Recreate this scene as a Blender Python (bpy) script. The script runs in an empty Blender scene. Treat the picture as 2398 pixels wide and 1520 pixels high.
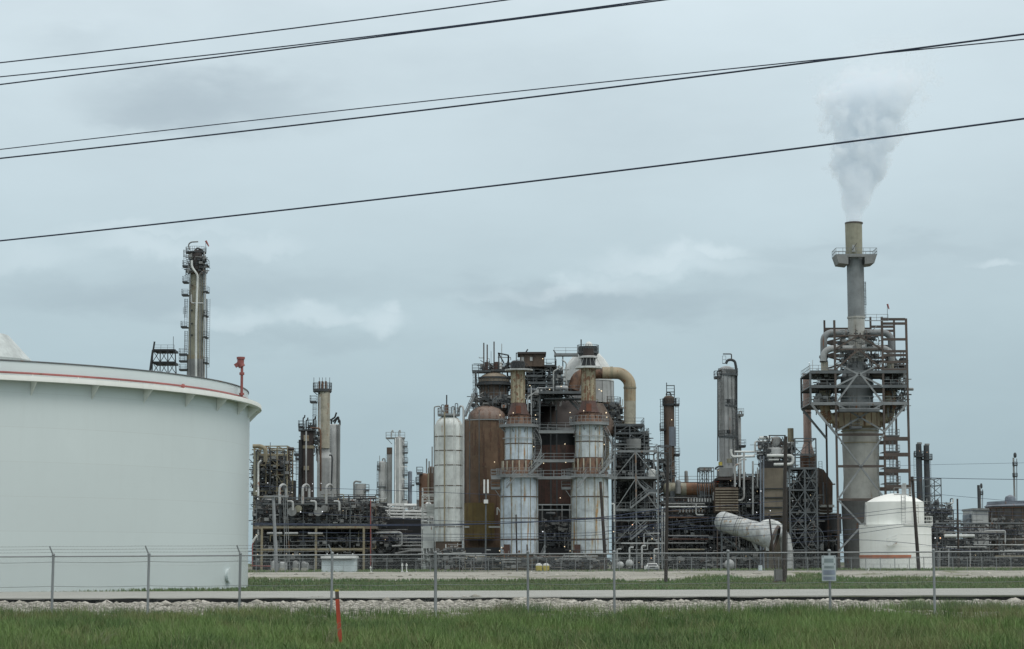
import bpy, math, random
import numpy as np
from mathutils import Vector, Matrix
PI = math.pi
sc = bpy.context.scene
col = sc.collection
# ---------------------------------------------------------------- camera
F = 5000.0; CH = 2.26
PITCH = math.atan(558 / F); ROLL = -0.0025
CM = Matrix.Rotation(PI / 2 + PITCH, 3, 'X') @ Matrix.Rotation(ROLL, 3, 'Z')
cam = bpy.data.cameras.new('camera'); cam.lens = 36 * F / 2398; cam.sensor_width = 36
cam.clip_start = 0.5; cam.clip_end = 20000
co = bpy.data.objects.new('camera', cam); col.objects.link(co)
co.matrix_world = Matrix.Translation((0, 0, CH)) @ CM.to_4x4()
sc.camera = co
def P(px, py, Y):
    """world point seen at pixel (px,py) of the 2398x1520 photo at distance Y"""
    d = CM @ Vector(((px - 1199) / F, (760 - py) / F, -1))
    return Vector((0, 0, CH)) + d * (Y / d.y)
# ---------------------------------------------------------------- mesh builder
class MB:
    def __init__(s): s.v = []; s.f = []
    def add(s, vs, fs):
        n = len(s.v); s.v.extend(vs); s.f.extend([tuple(i + n for i in f) for f in fs])
    def box(s, a, b):
        x0, x1 = sorted((a[0], b[0])); y0, y1 = sorted((a[1], b[1])); z0, z1 = sorted((a[2], b[2]))
        s.add([(x0,y0,z0),(x1,y0,z0),(x1,y1,z0),(x0,y1,z0),(x0,y0,z1),(x1,y0,z1),(x1,y1,z1),(x0,y1,z1)],
              [(0,3,2,1),(4,5,6,7),(0,1,5,4),(1,2,6,5),(2,3,7,6),(3,0,4,7)])
    def bar(s, a, b, w, h=None):
        a = Vector(a); b = Vector(b); d = b - a
        if d.length < 1e-6: return
        d.normalize(); up = Vector((0, 0, 1)) if abs(d.z) < 0.95 else Vector((0, 1, 0))
        u = d.cross(up).normalized(); v = d.cross(u).normalized(); h = h or w
        u = u * (w / 2); v = v * (h / 2)
        s.add([tuple(p + i * u + j * v) for p in (a, b) for i, j in ((-1,-1),(1,-1),(1,1),(-1,1))],
              [(3,2,1,0),(4,5,6,7),(0,1,5,4),(1,2,6,5),(2,3,7,6),(3,0,4,7)])
    def tube(s, pts, r, n=8, r1=None):
        pts = [Vector(p) for p in pts]; m = len(pts)
        if m < 2: return
        tan = [(pts[min(i+1, m-1)] - pts[max(i-1, 0)]).normalized() for i in range(m)]
        t = tan[0]; ref = Vector((0, 0, 1)) if abs(t.z) < 0.9 else Vector((1, 0, 0))
        u = t.cross(ref).normalized(); vs = []
        for i in range(m):
            t = tan[i]; u = (u - t * u.dot(t)).normalized(); w = t.cross(u)
            rr = r if r1 is None else r + (r1 - r) * i / (m - 1)
            vs += [tuple(pts[i] + (u * math.cos(2*PI*k/n) + w * math.sin(2*PI*k/n)) * rr) for k in range(n)]
        fs = [(i*n+k, i*n+(k+1) % n, (i+1)*n+(k+1) % n, (i+1)*n+k) for i in range(m-1) for k in range(n)]
        fs += [tuple(range(n-1, -1, -1)), tuple(range((m-1)*n, m*n))]
        s.add(vs, fs)
    def lathe(s, c, prof, n=32, a0=0.0, a1=2*PI, cap=True):
        full = abs(a1 - a0 - 2*PI) < 1e-4; k = n if full else n + 1; m = len(prof)
        vs = [(c[0] + r*math.cos(a0+(a1-a0)*i/n), c[1] + r*math.sin(a0+(a1-a0)*i/n), z) for r, z in prof for i in range(k)]
        fs = []
        for j in range(m-1):
            for i in range(n):
                i2 = (i+1) % k if full else i+1
                fs.append((j*k+i, j*k+i2, (j+1)*k+i2, (j+1)*k+i))
        if cap and full:
            if prof[0][0] > 1e-3: fs.append(tuple(range(k-1, -1, -1)))
            if prof[-1][0] > 1e-3: fs.append(tuple(range((m-1)*k, m*k)))
        s.add(vs, fs)
    def ball(s, c, r, n=8, m=5, sz=1.0):
        s.lathe(c, [(r*math.sin(PI*j/m) + 1e-5, c[2] - r*sz*math.cos(PI*j/m)) for j in range(m+1)], n, cap=False)
    def build(s, name, mat, parent=None, props=None):
        if not s.v: return None
        loc = Vector((0, 0, 0))
        if parent is not None: loc = wloc(parent)
        me = bpy.data.meshes.new(name)
        me.from_pydata([(v[0]-loc.x, v[1]-loc.y, v[2]-loc.z) for v in s.v], [], s.f)
        me.polygons.foreach_set('use_smooth', [True] * len(me.polygons))
        me.set_sharp_from_angle(angle=math.radians(38))
        me.materials.append(mat); me.update()
        o = bpy.data.objects.new(name, me); col.objects.link(o)
        if parent is not None:
            o.parent = parent
        for k_, v_ in (props or {}).items(): o[k_] = v_
        return o
def wloc(o):
    l = o.location.copy()
    while o.parent is not None:
        o = o.parent; l = l + o.location
    return l
def fillet(pts, R, m=4):
    pts = [Vector(p) for p in pts]
    if R <= 0 or len(pts) < 3: return pts
    out = [pts[0]]
    for i in range(1, len(pts)-1):
        a, b, c = pts[i-1], pts[i], pts[i+1]
        d1 = a - b; d2 = c - b; l = min(R, d1.length*.45, d2.length*.45)
        p = b + d1.normalized()*l; q = b + d2.normalized()*l
        for j in range(m+1):
            t = j / m; out.append(p*(1-t)**2 + b*2*t*(1-t) + q*t*t)
    out.append(pts[-1]); return out
def tag(o, label=None, cat=None, group=None, kind=None):
    if label: o['label'] = label
    if cat: o['category'] = cat
    if group: o['group'] = group
    if kind: o['kind'] = kind
    return o
# ---------------------------------------------------------------- materials
MATS = {}
def nd(nt, t, **kw):
    n = nt.nodes.new(t)
    for k, v in kw.items():
        if k in n.inputs: n.inputs[k].default_value = v
        else: setattr(n, k, v)
    return n
def lnk(nt, a, b): nt.links.new(a, b)
def mth(nt, op, a, b=None, c=None, clamp=False):
    n = nt.nodes.new('ShaderNodeMath'); n.operation = op; n.use_clamp = clamp
    for i, x in enumerate((a, b, c)):
        if x is None: continue
        if hasattr(x, 'links'): nt.links.new(x, n.inputs[i])
        else: n.inputs[i].default_value = x
    return n.outputs[0]
def mixc(nt, f, a, b, bt='MIX'):
    n = nt.nodes.new('ShaderNodeMix'); n.data_type = 'RGBA'; n.blend_type = bt
    for i, x in ((0, f), (6, a), (7, b)):
        if hasattr(x, 'links'): nt.links.new(x, n.inputs[i])
        else: n.inputs[i].default_value = x if i == 0 else (x[0], x[1], x[2], 1)
    return n.outputs[2]
def ramp(nt, f, lo, hi):
    n = nt.nodes.new('ShaderNodeMapRange'); n.interpolation_type = 'SMOOTHSTEP'
    nt.links.new(f, n.inputs[0]); n.inputs[1].default_value = lo; n.inputs[2].default_value = hi
    return n.outputs[0]
def noise(nt, vec, scale, detail=4, rough=.6, sc3=None, off=0):
    if sc3:
        mp = nd(nt, 'ShaderNodeMapping'); lnk(nt, vec, mp.inputs[0]); mp.inputs[3].default_value = sc3
        mp.inputs[1].default_value = (off, off*.7, off*.3); vec = mp.outputs[0]
    n = nd(nt, 'ShaderNodeTexNoise'); lnk(nt, vec, n.inputs['Vector'])
    n.inputs['Scale'].default_value = scale; n.inputs['Detail'].default_value = detail; n.inputs['Roughness'].default_value = rough
    return n.outputs['Fac']
def newmat(name):
    m = bpy.data.materials.new(name); m.use_nodes = True
    return m, m.node_tree, m.node_tree.nodes['Principled BSDF']
def paint(name, base, rust=0.0, rc=(.13,.055,.025), streak=0.5, rough=.6, metal=0.0, var=.25, dirt=.3, dc=(.06,.055,.045), scale=.5, seams=0):
    m, nt, bs = newmat(name)
    pos = nd(nt, 'ShaderNodeNewGeometry').outputs['Position']
    n1 = noise(nt, pos, scale*.6, 5, .65)
    ns = noise(nt, pos, 1.0, 4, .65, (1.6, 1.6, .09), 7)
    nf = noise(nt, pos, 1.5, 3, .6)
    c = mixc(nt, ramp(nt, n1, .3, .7), tuple(x*(1-var) for x in base), tuple(min(.9, x*(1+var*.6)) for x in base))
    c = mixc(nt, mth(nt, 'MULTIPLY', ramp(nt, ns, .5, .72), dirt), c, dc)
    if rust > 0:
        k = mth(nt, 'ADD', mth(nt, 'MULTIPLY', n1, 1-streak), mth(nt, 'MULTIPLY', ns, streak))
        k = mth(nt, 'ADD', k, mth(nt, 'MULTIPLY', mth(nt, 'SUBTRACT', nf, .5), .25))
        k = ramp(nt, k, .625 - .2*rust, .685 - .2*rust)
        rcol = mixc(nt, ramp(nt, nf, .35, .65), rc, (rc[0]*1.9, rc[1]*1.7, rc[2]*1.5))
        c = mixc(nt, mth(nt, 'MULTIPLY', k, .9), c, rcol)
    mot = noise(nt, pos, 1.1, 4, .7); c = mixc(nt, mth(nt, 'MULTIPLY', ramp(nt, mot, .48, .70), dirt*.45), c, tuple(x*.45 for x in base))
    if seams:
        z = nd(nt, 'ShaderNodeSeparateXYZ'); lnk(nt, pos, z.inputs[0])
        fr = mth(nt, 'FRACT', mth(nt, 'DIVIDE', mth(nt, 'ADD', z.outputs[2], .3), seams))
        g = mth(nt, 'LESS_THAN', fr, .02)
        c = mixc(nt, mth(nt, 'MULTIPLY', g, .18), c, dc)
        cell = nd(nt, 'ShaderNodeTexWhiteNoise', noise_dimensions='1D')
        lnk(nt, mth(nt, 'FLOOR', mth(nt, 'DIVIDE', mth(nt, 'ADD', z.outputs[2], .3), seams)), cell.inputs['W'])
        c = mixc(nt, mth(nt, 'MULTIPLY', cell.outputs[0], .10), c, tuple(x*.8 for x in base))
    lnk(nt, c, bs.inputs['Base Color']); bs.inputs['Roughness'].default_value = rough; bs.inputs['Metallic'].default_value = metal
    MATS[name] = m; return m
paint('tank_white', (.66,.735,.735), 0, var=.04, dirt=.05, dc=(.45,.47,.44), rough=.33, scale=.10, seams=2.4)
paint('white', (.66,.69,.67), .12, dirt=.35, dc=(.25,.24,.2))
paint('white_clean', (.74,.76,.74), 0, dirt=.15, dc=(.35,.35,.3))
paint('silo_white', (.62,.66,.64), .10, streak=.85, dirt=.6, dc=(.30,.27,.18), rc=(.16,.08,.035))
paint('blue_white', (.55,.64,.71), .10, streak=.9, dirt=.85, dc=(.36,.335,.215), rc=(.2,.12,.06))
paint('stained_white', (.54,.60,.62), .16, streak=.92, dirt=.95, dc=(.38,.33,.19), rc=(.22,.14,.06), scale=.7)
paint('small_tank', (.86,.885,.84), 0, streak=.9, dirt=.12, dc=(.55,.52,.38), var=.04)
paint('cream_rust', (.42,.375,.26), .76, streak=.4, rc=(.11,.05,.026), scale=2.0)
paint('cream', (.40,.38,.30), .2, streak=.6, dirt=.45, dc=(.17,.15,.11), scale=1)
paint('olive', (.29,.285,.215), .2, streak=.6, dirt=.5, dc=(.13,.12,.08), rc=(.11,.08,.05))
paint('rust', (.15,.08,.045), .6, rc=(.04,.024,.018), scale=1.8, streak=.6)
paint('rust_red', (.085,.042,.032), .55, rc=(.03,.02,.016), scale=1.2)
paint('mustard', (.20,.145,.05), .3, rc=(.08,.045,.02), streak=.6, dirt=.4)
paint('dullred', (.16,.055,.03), .3, rc=(.07,.03,.02))
paint('regen', (.15,.095,.058), .55, rc=(.055,.032,.022), streak=.85, dirt=.75, dc=(.19,.15,.085), scale=.8, var=.3)
paint('pinkrust', (.22,.165,.135), .45, rc=(.09,.055,.04), streak=.5, scale=1.3)
paint('brown', (.10,.07,.05), .45, rc=(.035,.024,.018), scale=1.2)
paint('darkbrown', (.045,.034,.03), .3, rc=(.028,.018,.014))
paint('tan', (.28,.25,.17), .2, dirt=.5, rc=(.12,.07,.04))
paint('duct', (.36,.30,.20), .35, rc=(.16,.09,.045), streak=.8, dirt=.5)
paint('chimney', (.40,.29,.245), .03, rc=(.2,.13,.1), streak=.8, dirt=.3)
paint('drum_white', (.47,.50,.50), .25, streak=.3, dirt=.7, dc=(.22,.21,.18), rc=(.2,.16,.11), scale=2.2)
paint('drum_rust', (.24,.125,.065), .5, rc=(.12,.10,.08), scale=1.2)
paint('grey', (.24,.25,.245), .12, dirt=.5, dc=(.08,.08,.07))
paint('ltgrey', (.42,.44,.435), .08, dirt=.45, dc=(.13,.12,.1))
paint('stack_grey', (.215,.235,.24), .04, streak=.8, dirt=.5, dc=(.10,.09,.075))
paint('stack_conc', (.40,.405,.375), .05, streak=.75, dirt=.5, dc=(.22,.19,.13), rc=(.14,.09,.05))
paint('stack_dark', (.14,.145,.14), .1, streak=.7, dirt=.6, dc=(.07,.065,.055))
paint('steel', (.11,.125,.132), .25, rc=(.075,.045,.03))
paint('steel_lt', (.24,.26,.265), .15, rc=(.15,.09,.05))
paint('steel_dk', (.045,.052,.056), .2, rc=(.05,.03,.022))
paint('steel_rust', (.085,.068,.058), .3, rc=(.065,.04,.03))
paint('black', (.02,.023,.025), 0, dirt=.2)
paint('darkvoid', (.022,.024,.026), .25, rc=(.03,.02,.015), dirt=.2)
paint('galv', (.27,.29,.295), 0, dirt=.2, rough=.45, metal=.3)
paint('wire', (.03,.045,.085), 0, dirt=.1, rough=.6)
paint('bluegrey', (.17,.2,.235), .1)
paint('yellow', (.55,.46,.10), 0, dirt=.3)
paint('redpaint', (.33,.10,.09), .1, dirt=.2, rough=.5)
paint('orange', (.5,.07,.03), .12, dirt=.3, rough=.5, rc=(.2,.06,.04))
paint('stripe', (.5,.16,.07), 0, dirt=.3)
paint('wood', (.035,.028,.024), .2, streak=.9, rc=(.05,.035,.026))
paint('ltpole', (.27,.29,.30), 0, dirt=.3)
paint('shed', (.62,.71,.73), 0, dirt=.1)
paint('concrete', (.36,.36,.31), 0, dirt=.5, dc=(.17,.165,.14), scale=2)
paint('road', (.33,.335,.30), 0, dirt=.25, dc=(.2,.2,.17), scale=.6, var=.12)
paint('brickbrown', (.085,.078,.068), .15, rc=(.05,.04,.03), dirt=.6, dc=(.14,.13,.11), scale=.8)
paint('tankghost', (.50,.55,.54), 0, dirt=.1)
paint('tan_panel', (.21,.18,.135), .15, rc=(.1,.07,.05), streak=.8)
paint('glass_dark', (.03,.035,.04), 0, rough=.15)
paint('signwhite', (.42,.48,.5), 0, dirt=.1)
paint('signblue', (.26,.31,.38), 0, dirt=.1)
paint('signgreen', (.25,.31,.31), 0, dirt=.1)
def emis(name, c, s):
    m, nt, bs = newmat(name); bs.inputs['Emission Color'].default_value = (*c, 1); bs.inputs['Emission Strength'].default_value = s
    bs.inputs['Base Color'].default_value = (.5,.5,.5,1); MATS[name] = m
emis('lampwarm', (1,.78,.45), 1.2); emis('lampwhite', (.9,.95,1), 1.1); emis('lamporange', (1,.5,.2), 1.4)
M = MATS
# ---------------------------------------------------------------- things, in units of the photo's pixels at a distance
class T:
    def __init__(s, name, label, cat, px, py, Y, group=None, base=None):
        s.Y = Y; s.k = Y / F
        o = bpy.data.objects.new(name, None); col.objects.link(o); s.o = o
        o.location = P(px, py, Y); o.location.z = max(base if base is not None else 1.1, 0)
        o.empty_display_size = .5
        tag(o, label, cat, group)
    def at(s, p):
        return P(p[0], p[1], s.Y + (p[2] if len(p) > 2 else 0))
    def par(s, sub): return sub if sub is not None else s.o
    def cyl(s, name, cx, y0, y1, w0, mat, w1=None, dY=0, dome=0, n=36, sub=None, prof=None, bot=0):
        """vertical body from photo row y0 (top) to y1 (bottom), w0 wide at the top and w1 at the bottom"""
        Y = s.Y + dY; k = Y / F; w1 = w0 if w1 is None else w1
        c = P(cx, (y0+y1)/2, Y); zt = P(cx, y0, Y).z; zb = P(cx, y1, Y).z
        mb = MB()
        if prof: pr = [(w/2*k, P(cx, y, Y).z) for y, w in prof][::-1]
        else:
            pr = [(w1/2*k, zb)]
            if bot: pr = [(w1/2*k*math.sin(t), zb + bot*k*(1-math.cos(t))) for t in (0.02, .5, 1.0, 1.3)] + [(w1/2*k, zb + bot*k)]
            if dome:
                zd = zt - dome*k; pr.append((w0/2*k, zd))
                pr += [(w0/2*k*math.cos(t), zd + dome*k*math.sin(t)) for t in (.25, .5, .75, 1.0, 1.25, 1.45, 1.565)]
            else: pr.append((w0/2*k, zt))
        mb.lathe((c.x, c.y), pr, n)
        return mb.build(name, M[mat], s.par(sub))
    def ctr(s, cx, y, dY=0):
        return P(cx, y, s.Y + dY)
    def bands(s, name, cx, ys, w, mat, dY=0, th=.10, pr=.05, sub=None, n=36):
        Y = s.Y + dY; k = Y/F
        for y in ys:
            c = P(cx, y, Y); mb = MB(); r = w/2*k
            mb.lathe((c.x, c.y), [(r-.02, c.z-th), (r+pr, c.z-th), (r+pr, c.z+th), (r-.02, c.z+th)], n, cap=False)
            mb.build(name, M[mat], s.par(sub))
    def ribs(s, name, cx, y0, y1, w, cnt, mat, dY=0, th=.12, a0=0.0, sub=None):
        Y = s.Y + dY; k = Y/F; c = P(cx, (y0+y1)/2, Y); zt = P(cx, y0, Y).z; zb = P(cx, y1, Y).z; r = w/2*k + .03
        for i in range(cnt):
            a = a0 + 2*PI*i/cnt
            if math.sin(a) > .35: continue
            x = c.x + r*math.cos(a); y = c.y + r*math.sin(a)
            mb = MB(); mb.bar((x, y, zb), (x, y, zt), th, th)
            mb.build(name, M[mat], s.par(sub))
    def box(s, name, x0, x1, y0, y1, mat, d=3.0, dY=0, sub=None):
        Y = s.Y + dY; a = P(x0, y1, Y); b = P(x1, y0, Y)
        mb = MB(); mb.box((a.x, Y, a.z), (b.x, Y + d, b.z)); return mb.build(name, M[mat], s.par(sub))
    def pipe(s, name, pts, r, mat, R=None, sub=None, n=10):
        R = (2.2*r if R is None else R)*s.k
        mb = MB(); mb.tube(fillet([s.at(p) for p in pts], R, 5), r*s.k, n); return mb.build(name, M[mat], s.par(sub))
    def beam(s, name, a, b, w, mat='steel', sub=None):
        mb = MB(); mb.bar(s.at(a), s.at(b), w*s.k); return mb.build(name, M[mat], s.par(sub))
    def rail(s, pts, mat='steel', h=1.1, sub=None, name='handrail', step=1.6):
        mb = MB(); rail3(mb, [s.at(p) for p in pts], h, step); return mb.build(name, M[mat], s.par(sub))
    def ring(s, cx, y, wi, wo, mat='steel', dY=0, h=1.1, a0=0.0, a1=2*PI, rail=True, th=.18, brk=False, cone=0):
        Y = s.Y + dY; k = Y/F; c = P(cx, y, Y); ri = wi/2*k; ro = wo/2*k
        full = abs(a1-a0-2*PI) < 1e-3; n = 28 if full else max(6, int(28*(a1-a0)/(2*PI)))
        mb = MB(); mb.lathe((c.x, c.y), [(ri, c.z-th-cone*k), (ro, c.z-th), (ro, c.z), (ri, c.z)], n, a0, a1, cap=False)
        pf = mb.build('platform', M[mat], s.o)
        if rail:
            mb = MB(); pts = [Vector((c.x+ro*math.cos(a0+(a1-a0)*i/n), c.y+ro*math.sin(a0+(a1-a0)*i/n), c.z)) for i in range(n+1)]
            rail3(mb, pts, h, 1.3); mb.build('handrail', M[mat], pf)
        if brk:
            mb = MB()
            for i in range(8):
                a = a0+(a1-a0)*(i+.5)/8
                mb.bar((c.x+ri*math.cos(a), c.y+ri*math.sin(a), c.z-(ro-ri)-.2), (c.x+ro*.97*math.cos(a), c.y+ro*.97*math.sin(a), c.z-th), .12)
            mb.build('bracket', M[mat], pf)
        return pf
    def sideplat(s, x0, x1, y, mat='steel', d=2.4, dY=0, h=1.1, cage=None):
        Y = s.Y + dY; a = P(x0, y, Y); b = P(x1, y, Y)
        mb = MB(); mb.box((a.x, Y-d/2, a.z-.25), (b.x, Y+d/2, a.z)); pf = mb.build('platform', M[mat], s.o)
        mb = MB(); rail3(mb, [Vector((b.x, Y-d/2, a.z)), Vector((a.x, Y-d/2, a.z)), Vector((a.x, Y+d/2, a.z)), Vector((b.x, Y+d/2, a.z))], h, 1.2)
        mb.build('handrail', M[mat], pf); return pf
    def ladder(s, x, y0, y1, mat='steel', dY=0, cage=True):
        a = P(x, y1, s.Y+dY); b = P(x, y0, s.Y+dY); b.x = a.x; b.y = a.y; mb = MB(); w = .28
        for sx in (-w, w): mb.bar(a+Vector((sx,0,0)), b+Vector((sx,0,0)), .07)
        z = a.z
        while z < b.z:
            mb.bar((a.x-w, a.y, z), (a.x+w, a.y, z), .045); z += .45
        if cage:
            z = a.z + 2.2
            while z < b.z:
                for q in range(4):
                    t0 = PI + PI*q/4; t1 = PI + PI*(q+1)/4
                    mb.bar((a.x+.4*math.cos(t0), a.y+.7*math.sin(t0), z), (a.x+.4*math.cos(t1), a.y+.7*math.sin(t1), z), .06)
                z += 1.2
            for q in (1, 2, 3):
                t0 = PI + PI*q/4
                mb.bar((a.x+.4*math.cos(t0), a.y+.7*math.sin(t0), min(a.z+2.2, b.z)), (a.x+.4*math.cos(t0), a.y+.7*math.sin(t0), b.z), .05)
        return mb.build('ladder', M[mat], s.o)
    def stair(s, a, b, mat='steel_lt', w=1.0, sub=None):
        a = s.at(a); b = s.at(b); mb = MB(); q = Vector((0, w/2, 0))
        for sg in (-1, 1):
            mb.bar(a+q*sg, b+q*sg, .09, .28)
            mb.bar(a+q*sg+Vector((0,0,1)), b+q*sg+Vector((0,0,1)), .07)
            mb.bar(a+q*sg+Vector((0,0,.55)), b+q*sg+Vector((0,0,.55)), .05)
        n = max(2, int(abs(b.z-a.z)/.3))
        for i in range(n+1):
            p = a.lerp(b, i/n); mb.bar(p-q, p+q, .26, .05)
            if i % 4 == 0:
                for sg in (-1, 1): mb.bar(p+q*sg, p+q*sg+Vector((0,0,1)), .06)
        return mb.build('stair', M[mat], s.par(sub))
    def helix(s, cx, y0, y1, w, a0, a1, mat='steel_lt', dY=0):
        Y = s.Y+dY; k = Y/F; c = P(cx, (y0+y1)/2, Y); zt = P(cx, y0, Y).z; zb = P(cx, y1, Y).z; mb = MB(); n = 26
        ri = w/2*k; ro = ri + 1.1
        def pt(t, r, dz=0): a = a0+(a1-a0)*t; return Vector((c.x+r*math.cos(a), c.y+r*math.sin(a), zb+(zt-zb)*t+dz))
        for i in range(n):
            for r in (ri+.1, ro):
                mb.bar(pt(i/n, r), pt((i+1)/n, r), .08, .28); mb.bar(pt(i/n, r, 1.05), pt((i+1)/n, r, 1.05), .07)
            mb.bar(pt(i/n, ro), pt(i/n, ro, 1.05), .05); mb.bar(pt(i/n, ri+.1), pt(i/n, ro), .3, .05)
        return mb.build('spiral_stair', M[mat], s.o)
    def lamp(s, x, y, dY=-1.0, kind='lampwarm', r=2.2):
        c = P(x, y, s.Y+dY); mb = MB(); mb.ball(c, r*s.k*.5, 8, 5); return mb.build('lamp', M[kind], s.o)
def rail3(mb, pts, h=1.1, step=1.6, w=.055):
    up = Vector((0, 0, 1))
    for a, b in zip(pts[:-1], pts[1:]):
        for f in (1, .52): mb.bar(a+up*h*f, b+up*h*f, w)
        mb.bar(a+up*.08, b+up*.08, .03, .14)
        L = (b-a).length; n = max(1, round(L/step))
        for i in range(n): p = a.lerp(b, i/n); mb.bar(p, p+up*h, w)
    mb.bar(pts[-1], pts[-1]+up*h, w)
def frame(t, xs, ys, d=6.0, w=3.0, mat='steel', brace=(), dY=0, rails=(), ybot=None, wb=None, back=True, decks=()):
    """steel frame: columns at xs, beams at rows ys, braces [(ix, iy, kind)]"""
    Y = t.Y + dY; yb = ybot if ybot is not None else 1337; wb = wb or w*.8; yt = min(ys)
    pos = []
    for x in xs:
        c = P(x, (yt+yb)/2, Y); pos.append(c.x)
        for dd in ((0, d) if back else (0,)):
            mb = MB(); mb.bar((c.x, Y+dd, P(x, yb, Y).z), (c.x, Y+dd, P(x, yt, Y).z), w*t.k); mb.build('column', M[mat], t.o)
    zz = [P(xs[0], y, Y).z for y in ys]
    for z in zz:
        for dd in ((0, d) if back else (0,)):
            mb = MB(); mb.bar((pos[0], Y+dd, z), (pos[-1], Y+dd, z), wb*t.k); mb.build('beam', M[mat], t.o)
        if back:
            mb = MB()
            for x in pos: mb.bar((x, Y, z), (x, Y+d, z), wb*t.k*.8)
            mb.build('cross_beam', M[mat], t.o)
    for ix, iy, kd in brace:
        a = (pos[ix], Y-.05, zz[iy]); b = (pos[ix+1], Y-.05, zz[iy]); c = (pos[ix], Y-.05, zz[iy+1]); e = (pos[ix+1], Y-.05, zz[iy+1])
        prs = {'X': [(a, e), (b, c)], '/': [(b, c)], '\\': [(a, e)], 'V': [(a, ((c[0]+e[0])/2, Y, c[2])), (b, ((c[0]+e[0])/2, Y, c[2]))],
               'A': [(c, ((a[0]+b[0])/2, Y-.05, a[2])), (e, ((a[0]+b[0])/2, Y-.05, a[2]))]}[kd]
        for p, q in prs:
            mb = MB(); mb.bar(p, q, wb*t.k*.7); mb.build('brace', M[mat], t.o)
    for iy in decks:
        mb = MB(); mb.box((pos[0], Y, zz[iy]+.1), (pos[-1], Y+d, zz[iy]+.16)); mb.build('deck', M[mat], t.o)
    for iy in rails:
        z = zz[iy]+.1; mb = MB()
        rail3(mb, [Vector((pos[0], Y+d, z)), Vector((pos[0], Y, z)), Vector((pos[-1], Y, z)), Vector((pos[-1], Y+d, z))], 1.1, 1.8)
        mb.build('handrail', M[mat], t.o)
def clutter(t, x0, x1, y0, y1, seed, dens=1.0, D=8.0, pal=('grey','steel','darkbrown','white','tan','steel_dk'), dY=0, horiz=.6, vess=.1, ncap=60, rmax=3.2, dark=True, lamps=0):
    rnd = random.Random(seed); W = x1-x0; H = y1-y0; n = min(ncap, int(W*H/260*dens))
    for i in range(n):
        dd = dY + rnd.uniform(0, D); m = rnd.choice(pal); u = rnd.random()
        x = rnd.uniform(x0, x1); y = rnd.uniform(y0, y1); r = rnd.uniform(.7, rmax)*rnd.uniform(.5, 1)
        if u < vess:
            if rnd.random() < .5: 
                w = rnd.uniform(7, 15); h = rnd.uniform(9, 22); t.cyl('vessel', x, max(y0-4, y-h), y, w, m, dome=w*.3, dY=dd, n=18)
            else:
                L = rnd.uniform(12, 30); rr = rnd.uniform(3, 6); hv(t, x, x+L, y, rr, m, dd)
        elif u < vess+horiz:
            L = rnd.uniform(.15, .75)*W; xa = max(x0, x-L/2); xb = min(x1, x+L/2)
            pts = [(xa, y, dd), (xb, y, dd)]; v = rnd.random(); h = rnd.uniform(6, 24)*(1 if rnd.random() < .5 else -1)
            yy = min(max(y0, y+h), y1)
            if v < .35: pts.append((xb, yy, dd))
            elif v < .55: pts.insert(0, (xa, yy, dd))
            elif v < .75: pts += [(xb, yy, dd), (min(x1, xb+rnd.uniform(5, 30)), yy, dd)]
            t.pipe('pipe', pts, r*.8, m)
        else:
            h = rnd.uniform(.25, .9)*H; ya = max(y0, y-h/2); yb = min(y1, y+h/2)
            pts = [(x, ya, dd), (x, yb, dd)]
            if rnd.random() < .5: pts.insert(0, (x+rnd.uniform(-14, 14), ya, dd))
            if rnd.random() < .4: pts.append((x+rnd.uniform(-16, 16), yb, dd))
            t.pipe('pipe', pts, r*.8, m)
    # fine clutter: valves, flanges, conduits, short posts
    mb = MB(); mb2 = MB(); nf = int(W*H/16*dens)
    for i in range(nf):
        x = rnd.uniform(x0+3, x1-3); y = rnd.uniform(y0+14, y1); p = P(x, y, t.Y+dY+rnd.uniform(-.5, D)); q = mb if rnd.random() < .55 else mb2
        u = rnd.random(); s = rnd.uniform(.1, .4)
        if u < .3: q.box(p-Vector((s, s, s*.7)), p+Vector((s, s, s*.7)))
        elif u < .6: q.bar(p, p+Vector((0, 0, rnd.uniform(-2, .9))), rnd.uniform(.06, .2))
        elif u < .85: q.bar(p, p+Vector((rnd.uniform(-1.6, 1.6), 0, 0)), rnd.uniform(.06, .2))
        else: q.bar(p, p+Vector((rnd.uniform(-1.2, 1.2), rnd.uniform(-1, 1), rnd.uniform(-1, 1))), .1)
    mb.build('valves_and_conduits', M['steel_dk' if dark else 'grey'], t.o, {'kind': 'stuff'})
    mb2.build('small_pipework', M['grey' if dark else 'white'], t.o, {'kind': 'stuff'})
    for i in range(lamps): t.lamp(rnd.uniform(x0, x1), rnd.uniform(y0, y1), dY-.8, rnd.choice(['lampwarm', 'lampwhite', 'lampwarm']), r=1.3)
def hv(t, x0, x1, y, r, mat, dY=0, name='vessel', sub=None, dome=True):
    a = t.at((x0, y, dY)); b = t.at((x1, y, dY)); b.z = a.z; mb = MB(); R = r*t.k; d = (b-a).normalized(); pts = []; 
    n = 16; prof = [(0.02, -R*.5), (R*.5, -R*.42), (R*.85, -R*.25), (R, 0), (R, (b-a).length), (R*.85, (b-a).length+R*.25), (R*.5, (b-a).length+R*.42), (.02, (b-a).length+R*.5)]
    vs = []
    for rr, s in prof:
        c = a + d*s; u = Vector((0, 1, 0)); w = Vector((0, 0, 1))
        vs += [tuple(c + (u*math.cos(2*PI*k/n)+w*math.sin(2*PI*k/n))*rr) for k in range(n)]
    fs = [(i*n+k, i*n+(k+1) % n, (i+1)*n+(k+1) % n, (i+1)*n+k) for i in range(len(prof)-1) for k in range(n)]
    mb.add(vs, fs); return mb.build(name, M[mat], t.par(sub))
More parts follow.
